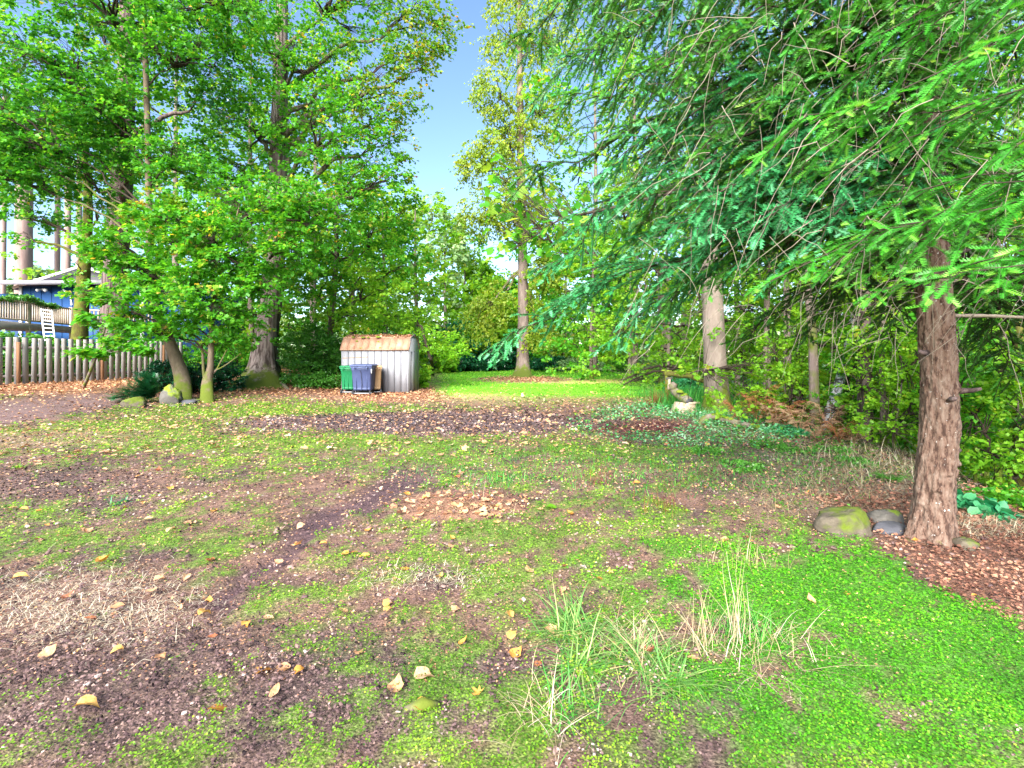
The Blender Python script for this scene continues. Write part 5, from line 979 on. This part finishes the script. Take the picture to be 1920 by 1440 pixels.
for px_, py_, Y, t_, m_ in [
    (1130, 330, 4.3, 130, 'firteal'), (1015, 500, 4.7, 240, 'firteal'), (1250, 420, 3.7, 250, 'firteal'), (1430, 430, 3.4, 300, 'firteal'), (1540, 450, 3.2, 340, 'firteal'), (1090, 540, 5.0, 300, 'firteal'),
    (925, 655, 5.6, 380, 'firteal'), (1060, 200, 4.8, 40, 'fir'), (1090, 120, 4.5, -60, 'fir'), (1250, 160, 4.1, -10, 'fir'), (1400, 230, 3.7, 60, 'fir'), (1300, 300, 4.0, 130, 'fir'), (1160, 440, 4.5, 230, 'fir'),
    (1340, 520, 4.3, 350, 'fir'), (1230, 590, 4.9, 400, 'fir'), (1500, 340, 3.5, 180, 'fir'), (1440, 540, 4.4, 400, 'fir'), (1150, 640, 5.4, 420, 'firteal'), (1380, 360, 4.2, 200, 'fir'), (1560, 260, 3.6, 60, 'fir'),
    (1200, 260, 4.6, 90, 'fir'), (1340, 110, 3.9, -80, 'fir'), (1480, 150, 3.6, -60, 'fir'), (1600, 520, 3.5, 420, 'fir'), (1000, 330, 5.2, 130, 'fir'), (1120, 0, 4.4, -160, 'fir'), (1320, 0, 4, -170, 'fir'), (1520, 20, 3.7, -160, 'fir'), (1640, 120, 3.6, -30, 'fir'), (980, 60, 5.2, -120, 'fir'),
    (1870, 300, 4.6, 150, 'fir'), (1950, 420, 4.6, 300, 'fir'), (1900, 160, 4.8, 0, 'fir'), (1850, 60, 4.6, -120, 'fir'), (1990, 250, 5.2, 100, 'fir'), (1660, 640, 5.6, 470, 'fir'), (1500, 640, 5.8, 440, 'fir'), (1390, 640, 5.6, 440, 'fir'), (1560, 590, 5.2, 400, 'fir'),
    (1880, 700, 5.6, 470, 'fir'), (1960, 640, 5.2, 440, 'fir'), (1840, 560, 4.8, 420, 'fir'), (1930, 800, 6.0, 500, 'fir'), (1700, 330, 5.2, 200, 'fir'), (1650, 440, 5.3, 300, 'fir'), (1420, 480, 5.2, 300, 'fir'), (1280, 480, 5.2, 280, 'fir'), (1560, 120, 5.3, -40, 'fir'), (1300, 220, 5.3, 40, 'fir'), (1460, 260, 5.2, 90, 'fir'),
    (1700, 200, 3.2, 40, 'fir'), (1760, 300, 3.1, 130, 'fir'), (1690, 380, 3.15, 240, 'fir'), (1790, 420, 3.1, 280, 'fir'), (1640, 300, 3.3, 150, 'fir'), (1740, 480, 3.0, 380, 'fir'), (1780, 130, 3.2, -40, 'fir'), (1720, 60, 3.2, -120, 'fir'), (1260, 500, 4.1, 300, 'firteal'), (1180, 380, 4.0, 190, 'firteal'), (1330, 430, 3.8, 270, 'firteal')]:
    limbs.append((px_, py_, Y, t_, m_))
for i, (px_, py_, Y, t_, m_) in enumerate(limbs):
    A = at_z(QF, EYE + (HY - t_) / F * 3.9); B = P(px_, py_, Y); br = MB(); nd_ = MB(); Lb = np.linalg.norm(B - A)
    dark_ = py_ > 580 and px_ > 1350
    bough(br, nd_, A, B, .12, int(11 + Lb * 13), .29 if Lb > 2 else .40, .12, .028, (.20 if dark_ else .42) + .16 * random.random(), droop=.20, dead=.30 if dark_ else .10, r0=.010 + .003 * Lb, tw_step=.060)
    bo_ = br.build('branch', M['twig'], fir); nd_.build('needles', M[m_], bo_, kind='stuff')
# dead lichen twigs in the inner crown
dt_ = MB(); n_ = 900; zz = rng.uniform(1.7, 4.6, n_); a_ = rng.uniform(2.0, 5.2, n_); b0 = np.array([at_z(QF, z_) for z_ in zz]); rr = rng.uniform(.3, 2.4, n_); s0 = b0 + np.stack([np.cos(a_) * rr, np.sin(a_) * rr * .8, rng.normal(0, .1, n_) + rr * .02], 1)
keep = (s0[:, 1] > 1.7); s0 = s0[keep]; n_ = len(s0); dd = nrm(rng.normal(0, .6, (n_, 3)) + np.array([-.5, -.1, -.5])); L_ = rng.uniform(.15, .55, n_); t = np.linspace(0, 1, 5)[None, :, None]
C_ = s0[:, None] + dd[:, None] * t * L_[:, None, None] + np.array([0, 0, -1]) * t ** 2 * .12 + rng.normal(0, .008, (n_, 5, 3)); tubes(dt_, C_, np.tile(np.linspace(.0032, .001, 5), (n_, 1)), 3); dt_.build('dead_twigs', M['deadtwig'], fir, kind='stuff')
# a second fir just outside the right edge reaches in with fresh bright sprays
g2 = np.array([4.3, 1.9, float(hgt(4.3, 1.9))]); fir2 = thing('fir_tree', 'fir standing past the right edge whose fresh bright green boughs reach into view', 'tree', g2)
mmb, Q2, R2 = trunk_mesh([g2 - [0, 0, .2], g2 + [0, 0, 2], g2 + [0, .05, 5], g2 + [0, 0, 10]], [.16, .14, .11, .04], 16, 40, .08, .4, .3, 9); mmb.build('trunk', M['barkdark'], fir2, smooth=True)
for i, (px_, py_, Y, zr) in enumerate([(1425, 300, 2.9, 3.6), (1500, 200, 3.0, 3.9), (1570, 330, 2.7, 3.1), (1650, 415, 2.5, 2.75), (1450, 525, 2.7, 2.6), (1560, 500, 2.5, 2.4), (1650, 545, 2.35, 2.1), (1760, 540, 2.2, 2.05), (1820, 400, 2.3, 2.6), (1700, 260, 2.7, 3.2), (1750, 150, 2.8, 3.7), (1880, 290, 2.4, 3.0), (1600, 90, 2.9, 4.3), (1500, 20, 3.0, 4.6), (1840, 60, 2.7, 4.1), (1890, 520, 2.2, 2.1)]):
    A = at_z(Q2, zr); B = P(px_, py_, Y); br = MB(); nd_ = MB(); Lb = np.linalg.norm(B - A)
    bough(br, nd_, A, B, .07, int(8 + Lb * 10),     .24, .10, .023, .30 + .3 * random.random(), droop=.22, dead=.25, ft=FINE, r0=.006, tw_step=.062)
    bo_ = br.build('branch', M['twig'], fir2); nd_.build('needles', M['firbright'], bo_, kind='stuff')
# large leaved maple bough hanging in front of the birch
mbg = thing('maple_bough_tree', 'slim maple behind the fir whose big fresh leaves hang before the birch', 'tree', G(1130, 745))
mm = MB(); g_ = G(1130, 745); g_[1] = 9; g_[0] = (1200 - CX) / F * 9; g_[2] = float(hgt(g_[0], 9)) - .1
mbg.location = tuple(g_)
q = np.array([P(1500, 420, 9.5), P(1300, 350, 9), P(1150, 390, 8.5), P(1050, 410, 8), P(960, 470, 7.8)])
tt = np.linspace(0, 1, 20); q = np.stack([np.interp(tt, np.linspace(0, 1, 5), q[:, i]) for i in range(3)], 1); tubes(mm, q, np.linspace(.05, .008, 20), 6); mm.build('bough', M['twig'], mbg)
mm = MB(); b0 = q[0]; mb0 = np.array([b0[0] + .3, b0[1], float(hgt(b0[0], b0[1])) - .2]); mbg.location = tuple(mb0)
for ch in mbg.children: ch.matrix_parent_inverse.translation = -Vector(mbg.location)
tubes(mm, np.array([mb0, (mb0 + b0) / 2 + [.1, 0, 0], b0, b0 + [-.1, .1, 3]]), np.array([.10, .08, .06, .03]), 10); mm.build('trunk', M['barkgrey'], mbg, smooth=True)
lf = MB(); inst(lf, *MAPLE, np.zeros((1, 3)), np.array([[1., 0, 0]]), np.array([[0, 0, 1.]]), np.array([1.]), .5); lmesh = []
for v_ in (.25, .45, .6, .8):
    lf.A = [np.full(11, v_)]; o = lf.build('leaf', M['maple'], mbg); lmesh.append(o)
tgm = MB(); nl = 0
for i in range(150):
    if i < 60: px_, py_, Y = rng.uniform(915, 1060), rng.uniform(395, 480), rng.uniform(7.4, 8.4)
    elif i < 100: px_, py_, Y = rng.uniform(910, 985), rng.uniform(285, 400), rng.uniform(7.6, 8.4)
    else: px_, py_, Y = rng.uniform(960, 1110), rng.uniform(330, 500), rng.uniform(7.8, 8.8)
    if i >= 60 and i < 100 and px_ + (py_ - 285) * .5 < 930: continue
    c = P(px_, py_, Y); o = lmesh[i % 4] if i < 4 else lmesh[i % 4].copy()
    if i >= 4: sc.collection.objects.link(o)
    X_ = nrm(np.array([rng.normal(-.3, .5), rng.normal(0, .5), rng.normal(-.5, .3)])); Z_ = nrm(np.array([rng.normal(0, .6), rng.normal(-.4, .4), 1])); Y_ = nrm(np.cross(Z_, X_)); Z_ = np.cross(X_, Y_)
    from mathutils import Matrix
    mt_ = Matrix([[X_[0], Y_[0], Z_[0], 0], [X_[1], Y_[1], Z_[1], 0], [X_[2], Y_[2], Z_[2], 0], [0, 0, 0, 1]])
    s_ = rng.uniform(.13, .22); o.matrix_parent_inverse.identity(); o.matrix_local = Matrix.Translation(Vector(c) - mbg.location) @ mt_ @ Matrix.Scale(s_, 4)
    j = int(np.argmin(((q - c) ** 2).sum(1))); cvv = curve3(q[max(j - 1, 0)], c, .06, 6, .02); tubes(tgm, cvv, np.linspace(.006, .002, 6), 3)
tgm.build('twigs', M['twig'], mbg, kind='stuff')

# ------------------------------------------------------------------ ferns, strands for the blurred bough, weeds
def fern(label, c, nf, L, leafm, name='dead_fern', cat='fern', group=None, up=.9, wd=.24):
    t = thing(name, label, cat, c, group)
    for i in range(nf):
        f = MB(); a_ = i * 6.283 / nf + random.uniform(-.3, .3); d = np.array([math.cos(a_), math.sin(a_), 0]); l_ = L * random.uniform(.6, 1.15); n = 12
        t_ = np.linspace(0, 1, n); cv = np.array(c) + d * (t_ * l_ * .8)[:, None] + UP * (up * l_ * (t_ - .75 * t_ ** 2))[:, None] + rng.normal(0, .008, (n, 3))
        tubes(f, cv, np.linspace(.006, .002, n), 3); m_ = 30; tt = np.linspace(.15, 1, m_); O = np.stack([np.interp(tt, t_, cv[:, k_]) for k_ in range(3)], 1); s = np.where(np.arange(m_) % 2 == 0, 1, -1)[:, None]
        sd = np.cross(d, UP); dd = nrm(d * .4 + sd * s + rng.normal(0, .15, (m_, 3)) + [0, 0, -.2]); Ls = wd * l_ * (1.1 - tt) * 1.3 + .02
        inst(f, *FISH, O, dd, nrm(rng.normal(0, .3, (m_, 3)) + UP), Ls, np.clip(rng.normal(.5, .2, m_), 0, 1), sy=Ls * 1.8); f.build('frond', M[leafm], t)
    return t
SKIP = {1, 6, 10, 12}
fl_ = [(1385, 765, .55, 'left'), (1400, 725, .6, 'l'), (1420, 770, .6, 'm'), (1445, 750, .5, 'm'), (1470, 745, .7, 'm'), (1500, 775, .6, 'r'), (1525, 735, .7, 'r'), (1555, 745, .6, 'r'), (1575, 790, .5, 'r'), (1600, 770, .5, 'r'), (1625, 790, .45, 'r'), (1455, 785, .45, 'm'), (1375, 705, .5, 'b'), (1530, 800, .4, 'b')]
for i, (px_, py_, L_, _) in enumerate(fl_):
    if i in SKIP: continue
    Y = 11.5 - (px_ - 1380) * .012 - (py_ - 700) * .012; c = np.array([(px_ - CX) / F * Y, Y, 0]); c[2] = float(hgt(c[0], Y))
    FW = ['between the thick trunk and the thin pale trunk, lowest', 'high up right of the thick trunk', 'below the thin pale trunk on its left', 'just right of the thin pale trunk', 'beside the thin brown trunk', 'right of the thin brown trunk, low down', 'up in the middle of the fern bank', 'just left of the leaning patched trunk', 'under the leaning patched trunk on its right', 'between the leaning and the dark trunk', 'at the foot of the dark straight trunk', 'low down below the thin brown trunk', 'topmost, beside the thick mossy footed trunk', 'at the foot of the leaning patched trunk']
    fern(('faded tan dead fern ' if i % 2 else 'rust brown dead fern ') + FW[i], c, 6, L_ * rng.uniform(.6, 1.15), 'palefern' if i % 2 else 'brownfern', group='dead ferns on the bank', up=rng.uniform(1.6, 3.4))
fern('small green fern growing just left of the fir trunk on the dry slope', G(1668, 905), 7, .26, 'ivy', 'green_fern', up=1.1)
def tuft(name, label, cat, px_, py_, n, L, wd, matk, spread=.05, up=.8, curl=.9, vb=.5, heading=None, group=None):
    c = G(px_, py_); t = thing(name, label, cat, c, group); mbx = MB(); d = rdir(n) * [1, 1, .3]
    if heading is not None: d = nrm(d * .8 + np.array(heading))
    d[:, 2] = np.abs(d[:, 2]) + up * rng.uniform(.2, 1.3, n); X = c[0] + rng.normal(0, spread, n); Y = c[1] + rng.normal(0, spread, n)
    ribbons(mbx, np.stack([X, Y, zed(X, Y) + .005], 1), d, rng.uniform(.45, 1, n) * L, rng.uniform(.7, 1.3, n) * wd, rng.uniform(.4, 1.6, n) * curl, np.clip(rng.normal(vb, .28, n), 0, 1), n=6)
    mbx.build('blades', M[matk], t, kind='stuff'); return t
tuft('grass_tuft', 'biggest blue green grass tuft sprawling near the bottom centre', 'grass tuft', 1075, 1185, 230, .33, .0080, 'blueg', .06, .22, .6)
tuft('grass_tuft', 'low spreading grass tuft with long flat blades below the biggest one', 'grass tuft', 1085, 1250, 90, .34, .0090, 'blueg', .03, .12, .45)
tuft('grass_tuft', 'grass tuft mixed with dry stalks right of the biggest one', 'grass tuft', 1195, 1235, 210, .26, .0075, 'blueg', .08, .25, .6)
tuft('grass_tuft', 'grass tuft at the lower edge right of centre', 'grass tuft', 1255, 1275, 180, .28, .0075, 'blueg', .07, .22, .6, heading=(.3, -.4, 0))
tuft('grass_tuft', 'green grass tuft under the tall dry stalks', 'grass tuft', 1400, 1200, 160, .24, .0045, 'grass', .08, .8, .8)
tuft('grass_tuft', 'sparse grass tuft at the bottom edge below the biggest one', 'grass tuft', 1065, 1345, 80, .22, .005, 'grass', .08, .6, .9)
tuft('grass_tuft', 'small tuft of grass in the moss at mid yard', 'grass tuft', 940, 905, 120, .20, .006, 'grass', .13, 1.0, .5)
tuft('grass_tuft', 'tiny yellowish grass tuft at the far left of the bare soil', 'grass tuft', 38, 955, 90, .12, .004, 'lawn', .05, .9, .8)
tuft('weed', 'small green leafy weed on the bare soil at left', 'weed', 225, 945, 60, .12, .012, 'teal', .05, .4, .8)
tuft('weed', 'low fresh green weed on the bare soil near the left edge', 'weed', 30, 878, 50, .12, .012, 'lime', .04, .5, .8)
tuft('dry_grass_clump', 'tallest upright dry grass stalks standing above the green', 'dry grass', 1382, 1205, 26, .46, .0042, 'straw', .022, 3.0, .35, .45)
tuft('dry_grass_clump', 'leaning dry stalks left of the tallest upright stalks', 'dry grass', 1330, 1225, 60, .38, .0035, 'straw', .06, 1.4, .7, .35)
tuft('dry_grass_clump', 'collapsed dry grass clump between the green tufts', 'dry grass', 1190, 1215, 110, .30, .0038, 'straw', .07, .5, .9, .45)
tuft('dry_grass_clump', 'pale seed stalks right of the tall dry grass', 'dry grass', 1480, 1210, 60, .30, .0032, 'straw', .09, .6, .9, .5)
tuft('dry_grass_clump', 'tangled dry stalks in the neon green cover right of centre', 'dry grass', 1420, 1250, 110, .28, .0030, 'straw', .11, .3, .9, .5)
tuft('dry_grass_clump', 'dry stalks lying along the bottom edge', 'dry grass', 1030, 1345, 60, .30, .0045, 'straw', .07, .6, .8, .5)
tuft('dry_grass_clump', 'sparse thin brown stalks standing in mid right of the yard', 'dry grass', 1410, 1060, 60, .26, .003, 'straw', .12, 2.2, .4, .2)
tuft('dry_grass_clump', 'thin dead stems standing in the moss near the middle', 'dry grass', 1120, 910, 40, .30, .004, 'brownfern', .10, 3, .3, .1)
tuft('dry_grass_clump', 'dark dead stems standing in the moss in front of the bank', 'dry grass', 1245, 960, 60, .30, .004, 'brownfern', .12, 3, .3, .05)
for px_, py_, L_, hd, wh_ in ((1470, 1235, .42, (.8, -.25, 0), 'upper of the pair at the right of the dry clump'), (1500, 1260, .5, (.85, -.2, 0), 'lower of the pair at the right of the dry clump'), (1140, 1230, .40, (-.9, .2, 0), 'across the biggest grass tuft'), (860, 1290, .36, (-.3, .9, 0), 'on the chips left of the grass tufts'), (800, 1240, .34, (-.8, .3, 0), 'on the moss furthest left of the tufts')):
    tuft('grass_stalk', 'long thin dry stalks lying ' + wh_, 'stalk', px_, py_, 3, L_, .0035, 'straw', .01, .15, .25, .5, heading=tuple(3 * h for h in hd), group='long dry stalks')
tuft('bough_blur_strands', 'added soft green strands in place of a blurred fir bough, behind the stump and log', 'added strands', 1305, 765, 2600, .80, .016, 'grass', .50, 1.6, .5, .35)  # strands added in place of the blur of a moving fir bough
tuft('bough_blur_strands', 'added soft green strands for the blurred bough at the foot of the thick trunk', 'added strands', 1350, 790, 700, .42, .008, 'mint', .40, 1.2, .6, .3)
tuft('bough_blur_strands', 'added soft green strands for the blurred bough, left of the log at the lawn end', 'added strands', 1235, 745, 800, .60, .010, 'grass', .45, 1.4, .5, .6)
tuft('brown_grass_clump', 'fine red brown dry clump left of the stump', 'dry grass', 1243, 762, 700, .62, .008, 'brownfern', .20, 1.6, .5, .45)
bush('weed_patch', 'bluish weed patch at the upper end of the bank', 'weed', 1475, 815, 42, 8, 50, 'teal', .06, 6, .12, vb=.2)
bush('weed_patch', 'large leaved weed right of the fir trunk', 'weed', 1845, 965, 30, 10, 16, 'teal', .10, 5, .10, tmpl=OVAL)
bush('weed_patch', 'green weeds at the right edge beyond the fir trunk', 'weed', 1890, 950, 60, 16, 60, 'maple', .05, 6, .12)
for px_, py_, wh_ in ((1440, 838, 'below the bluish weed patch'), (1490, 850, 'below the leaning patched trunk'), (1390, 880, 'lowest on the slope, far left of the boulder'), (1560, 850, 'left of the dark straight trunk'), (1320, 850, 'nearest the red mulch'), (1600, 872, 'at the foot of the dark straight trunk')):
    bush('weed_patch', 'small dark green weed patch ' + wh_, 'weed', px_, py_, 34, 6, 36, 'ivy', .035, 6, .08, group='weed patches on the slope', vb=.15)
# trunks standing on the slope under the fir
def slimtrunk(label, pts, rr, bark, name='slender_tree', lob=None, seed=1):
    base = np.array([pts[0][0], pts[0][1]]); Y = pts[0][2]; x = (pts[0][0] - CX) / F * Y; b0 = np.array([x, Y, min(float(hgt(x, Y)), P(*pts[0])[2]) - .0])
    q = [list(b0)] + [list(P(*p_)) for p_ in pts[1:]]
    return tree(name, label, 'tree', q, rr, lob or [], 'lime', .09, 6, .35, bark, seed=seed, k=12, seg=30, flare=.2)
slimtrunk('leaning trunk with white and black patched bark on the bank', [(1543, 806, 9.5), (1556, 770, 9.5), (1575, 715, 9.5), (1586, 670, 9.6), (1600, 600, 9.7), (1620, 520, 9.8)], [.10, .095, .09, .085, .07, .05], 'barkbirch', seed=3, lob=[lobe(1600, 560, 9.8, 60, 40, 26)])
slimtrunk('dark straight trunk between the leaning patched trunk and the near fir', [(1622, 850, 8.5), (1622, 790, 8.5), (1622, 740, 8.5), (1620, 600, 8.6), (1622, 400, 8.6)], [.13, .12, .115, .10, .07], 'barkdark', seed=5, lob=[lobe(1640, 560, 8.6, 60, 50, 26)])
slimtrunk('thin brown trunk just left of the near fir', [(1657, 865, 8.2), (1657, 800, 8.2), (1654, 700, 8.2), (1655, 560, 8.2)], [.055, .05, .045, .035], 'barkgrey', seed=7, lob=[lobe(1655, 640, 8.2, 50, 34, 22)])
slimtrunk('thin pale trunk with ivy left of the dead ferns', [(1443, 760, 13), (1441, 720, 13), (1438, 640, 13), (1436, 520, 13)], [.09, .08, .07, .05], 'barkpale', seed=9)
slimtrunk('thin brown trunk among the dead ferns', [(1474, 775, 12), (1478, 720, 12), (1476, 640, 12), (1474, 520, 12)], [.11, .10, .08, .06], 'barkgrey', seed=11)
slimtrunk('shaggy trunk hung with dead vines at the right end of the lawn', [(1252, 700, 27), (1249, 660, 27), (1246, 600, 27), (1244, 500, 27)], [.48, .42, .36, .3], 'barkgrey', seed=13)
slimtrunk('narrow brown trunk right of the shaggy vine covered trunk', [(1281, 700, 26), (1282, 650, 26), (1284, 560, 26)], [.24, .2, .17], 'barkgrey', seed=15)
slimtrunk('mossy trunk at the right edge low behind the near fir', [(1914, 955, 6.2), (1914, 900, 6.2), (1912, 800, 6.2), (1915, 600, 6.2)], [.09, .08, .07, .06], 'mossbark', seed=17)

# ------------------------------------------------------------------ fallen leaves, one by one
def leafshape(kind, seed):
    r = random.Random(seed); out = []
    n = 14
    for i in range(n):
        t = i / n * 2 * math.pi
        if kind == 'heart': rr = .5 * (1 + .18 * math.cos(t)) * (1 - .10 * math.cos(2 * t)) ; x = .5 + rr * math.cos(t) * 1.1 + (.22 if i == 0 else 0); y = rr * math.sin(t) * .95
        elif kind == 'long': x = .5 + .55 * math.cos(t); y = .24 * math.sin(t) * (1 - .25 * math.cos(t))
        else: rr = .5 * (.72 + .34 * math.cos(5 * t)); x = .5 + rr * math.cos(t) * 1.25; y = rr * math.sin(t) * 1.25
        out.append([x + r.uniform(-.045, .045), y + r.uniform(-.045, .045), 0])
    inner = [[.5 + (p_[0] - .5) * .5, p_[1] * .5, 0] for p_ in out]; c = [[.5, 0, 0]]
    V = np.array(c + inner + out); cu, fo, tw_ = r.uniform(-.5, .9), r.uniform(.1, .7), r.uniform(-.6, .6)
    V[:, 2] = cu * (V[:, 0] - .5) ** 2 + fo * np.abs(V[:, 1]) * .6 + tw_ * (V[:, 0] - .5) * V[:, 1] + np.array([r.uniform(-.045, .045) for _ in V])
    V[:, 2] -= V[:, 2].min()
    fs = [(0, 1 + i, 1 + (i + 1) % n) for i in range(n)] ; q = [(1 + i, 1 + n + i, 1 + n + (i + 1) % n, 1 + (i + 1) % n) for i in range(n)]
    st = [[.0, 0, .02], [.0, .02, .02], [-.40, .05, .06]]; b_ = len(V); V = np.concatenate([V, np.array(st) + [0, 0, V[:, 2].mean()]]); fs.append((b_, b_ + 1, b_ + 2))
    return V, fs, q
LM = {}
def leafmesh(kind, mt, v):
    V, fs, q = leafshape(kind, v * 7 + len(kind)); m_ = MB(); m_.add(V, [np.array(fs), np.array(q)], np.clip(.2 + v * .13 + .25 * np.abs(V[:, 1]), 0, 1)); o = m_.build('fallen_leaf', M[mt], smooth=True); me = o.data; bpy.data.objects.remove(o); return me
kinds = {'Y': ('leafY', 'heart'), 'T': ('leafT', 'heart'), 'R': ('leafR', 'heart'), 'L': ('leafT', 'long'), 'M': ('leafY', 'maple'), 'G': ('lime', 'heart')}
for key, (mt, kd) in kinds.items(): LM[key] = [leafmesh(kd, mt, v) for v in range(5)]
GN = {'Y': ('yellow orange',), 'T': ('pale tan',), 'R': ('curled russet brown',), 'L': ('narrow tan',), 'M': ('lobed orange',)}
def putleaf(X, Y, s, key, label=None, rz=None, tilt=.16, dz=.018):
    o = bpy.data.objects.new('fallen_leaf', random.choice(LM[key])); sc.collection.objects.link(o); o.location = (X, Y, float(hgt(X, Y)) + dz)
    o.rotation_euler = (random.gauss(0, tilt), random.gauss(0, tilt), random.uniform(0, 6.28) if rz is None else rz); o.scale = (s, s * random.uniform(.8, 1.05), s * random.uniform(.6, 1.5))
    if label: return tag(o, label, 'fallen leaf')
    kk_ = masks(np.array([X]), np.array([Y])); px_ = CX + F * X / Y
    on = 'on green moss' if kk_['green'][0] > .5 else 'on bare soil'
    wh = ('beside the bleached roots' if px_ < 420 else 'left of the big grass tuft' if px_ < 960 else 'around the green tufts') if Y < 3.2 else \
         ('near the far left edge' if px_ < 420 else 'round the leaf pile' if px_ < 1000 else 'in front of the brown slope') if Y < 5.5 else ('toward the fence path' if px_ < 480 else 'near the dark gravel band' if px_ < 1100 else 'near the red mulch')
    tag(o, GN[key][0] + ' leaf ' + on + ' ' + wh, 'fallen leaf', GN[key][0] + ' fallen leaves ' + on + ' ' + wh)
spec = [(478, 1280, .15, 'Y', 'largest folded yellow green leaf on the bark chips at lower left', 1.2, .8), (385, 1345, .11, 'Y', 'orange leaf standing on edge at the bottom below the largest folded leaf', .6, .6), (135, 1348, .12, 'Y', 'yellow leaf with a long stalk at the bottom left', .2, .1),
        (772, 1280, .13, 'T', 'crumpled pinkish leaf on the bark chips at bottom centre', 0, .2), (735, 1318, .12, 'T', 'pale pink leaf overlapping an orange one at bottom centre', 1.5, .2), (770, 1338, .10, 'Y', 'orange curled leaf lying against the grey bark piece', 0, .3),
        (955, 1170, .085, 'Y', 'orange leaf with a pointed tip and a dark spot above the other one', 1.5, .4), (950, 1208, .09, 'Y', 'orange leaf lying left of the biggest grass tuft', .8, .5), (860, 1222, .07, 'Y', 'small deep orange leaf left of the pair by the grass tuft', .5, .3),
        (598, 1028, .09, 'Y', 'yellow orange leaf lying flat on bare soil left of the centre', 0, .1), (178, 1062, .12, 'Y', 'golden leaf lying above the bleached roots', .2, .3), (1022, 960, .14, 'G', 'fresh green folded leaf lying in mid yard', .1, .2), (285, 1098, .10, 'T', 'cream leaf lying on the bleached roots', .4, .3),
        (272, 1118, .09, 'T', 'peach leaf lying just below the cream one', 0, .2), (345, 988, .10, 'T', 'pale leaf with its stalk pointing up on bare soil', 1.5, .4), (887, 1316, .075, 'M', 'small pale lobed leaf near the bottom centre', 0, .2), (508, 1318, .10, 'L', 'peach leaf standing upright on the chips', 1.5, .9),
        (20, 1098, .12, 'Y', 'orange yellow leaf at the left edge above the bleached roots', .3, .2), (205, 1150, .09, 'T', 'tan lobed leaf on the bleached roots', .3, .3), (388, 1205, .06, 'R', 'small red leaf on the chips at left', .3, .3), (1290, 1245, .09, 'L', 'narrow tan leaf in the grass right of the tufts', 0, .3),
        (1716, 1022, .07, 'Y', 'yellow leaf leaning in the litter at the foot of the fir', .9, .7), (1118, 1092, .07, 'Y', 'small orange leaf in the moss above the tufts', .4, .3), (843, 1150, .08, 'T', 'pale leaf half folded left of the centre', .2, .4), (35, 962, .10, 'Y', 'yellow leaf by the tiny grass tuft at left', .2, .2),
        (790, 940, .09, 'Y', 'yellow leaf in the leaf pile at mid yard', .2, .3), (715, 1142, .08, 'Y', 'tan orange leaf on the soil left of centre', .2, .2), (640, 1050, .08, 'Y', 'curled orange leaf right of the flat one', 1, .3)]
for px_, py_, s_, key, lb, rz_, ti in spec: c = G(px_, py_); putleaf(c[0], c[1], s_ * .64, key, lb, rz_, ti * .5, .025)
cnt = 0
while cnt < 268:
    Y = 2.0 * (11 / 2.0) ** (random.random() ** .62); X = random.uniform(-1.08, 1.0) * Y; k_ = masks(np.array([X]), np.array([Y]))
    if k_['beyond'][0] > .1 or (X > .25 * Y and random.random() < .72): continue
    key = random.choices(['Y', 'T', 'R', 'L', 'M'], [3, 9, 2, 2, 1])[0]; putleaf(X, Y, random.uniform(.026, .064) * (.9 + .05 * Y), key); cnt += 1
X, Y = scatter(9000, 7, 30); k_ = masks(X, Y); keep = (k_['beyond'] < .1) & (rng.random(len(X)) < .16 + .6 * k_['lit'] - .15 * k_['lawn'] - .15 * (X > .25 * Y)); X = X[keep]; Y = Y[keep]; n_ = len(X)
mbx = MB(); inst(mbx, *MAPLE, np.stack([X, Y, zed(X, Y) + .03 + .002 * Y], 1), rdir(n_) * [1, 1, .15], nrm(rng.normal(0, .28, (n_, 3)) + UP), rng.uniform(.06, .12, n_) * (1 + .008 * Y), np.clip(rng.normal(.75, .18, n_), 0, 1)); o = mbx.build('fallen_leaves', M['litter'], kind='stuff', label='orange and tan fallen leaves spread over the far yard')
ell_ = ell_pts(170, 860, 948, 130, 30); n_ = len(ell_[0]); mbx = MB(); inst(mbx, *MAPLE, np.stack([ell_[0], ell_[1], zed(*ell_) + rng.uniform(.015, .04, n_)], 1), rdir(n_) * [1, 1, .2], nrm(rng.normal(0, .35, (n_, 3)) + UP), rng.uniform(.03, .085, n_), np.clip(rng.normal(.62, .25, n_), 0, 1)); mbx.build('leaf_pile', M['litter'], kind='stuff', label='loose pile of dry tan leaves and stalks in mid yard')
st('dry_grass', 'straw', 160, (870, 955, 110, 18), (.10, .35), (.003, .006), 'dry stalks lying in the leaf pile', up=.05, curl=.6, vb=.3)
c = G(790, 1340); mm = MB(); tubes(mm, np.array([c + [-.07, 0, .02], c + [0, .01, .035], c + [.07, .03, .02]]), np.array([.010, .028, .012]), 7, cap=True); o = mm.build('bark_piece', M['barkgrey'], smooth=False); tag(o, 'grey brown curl of bark at the bottom centre', 'bark')
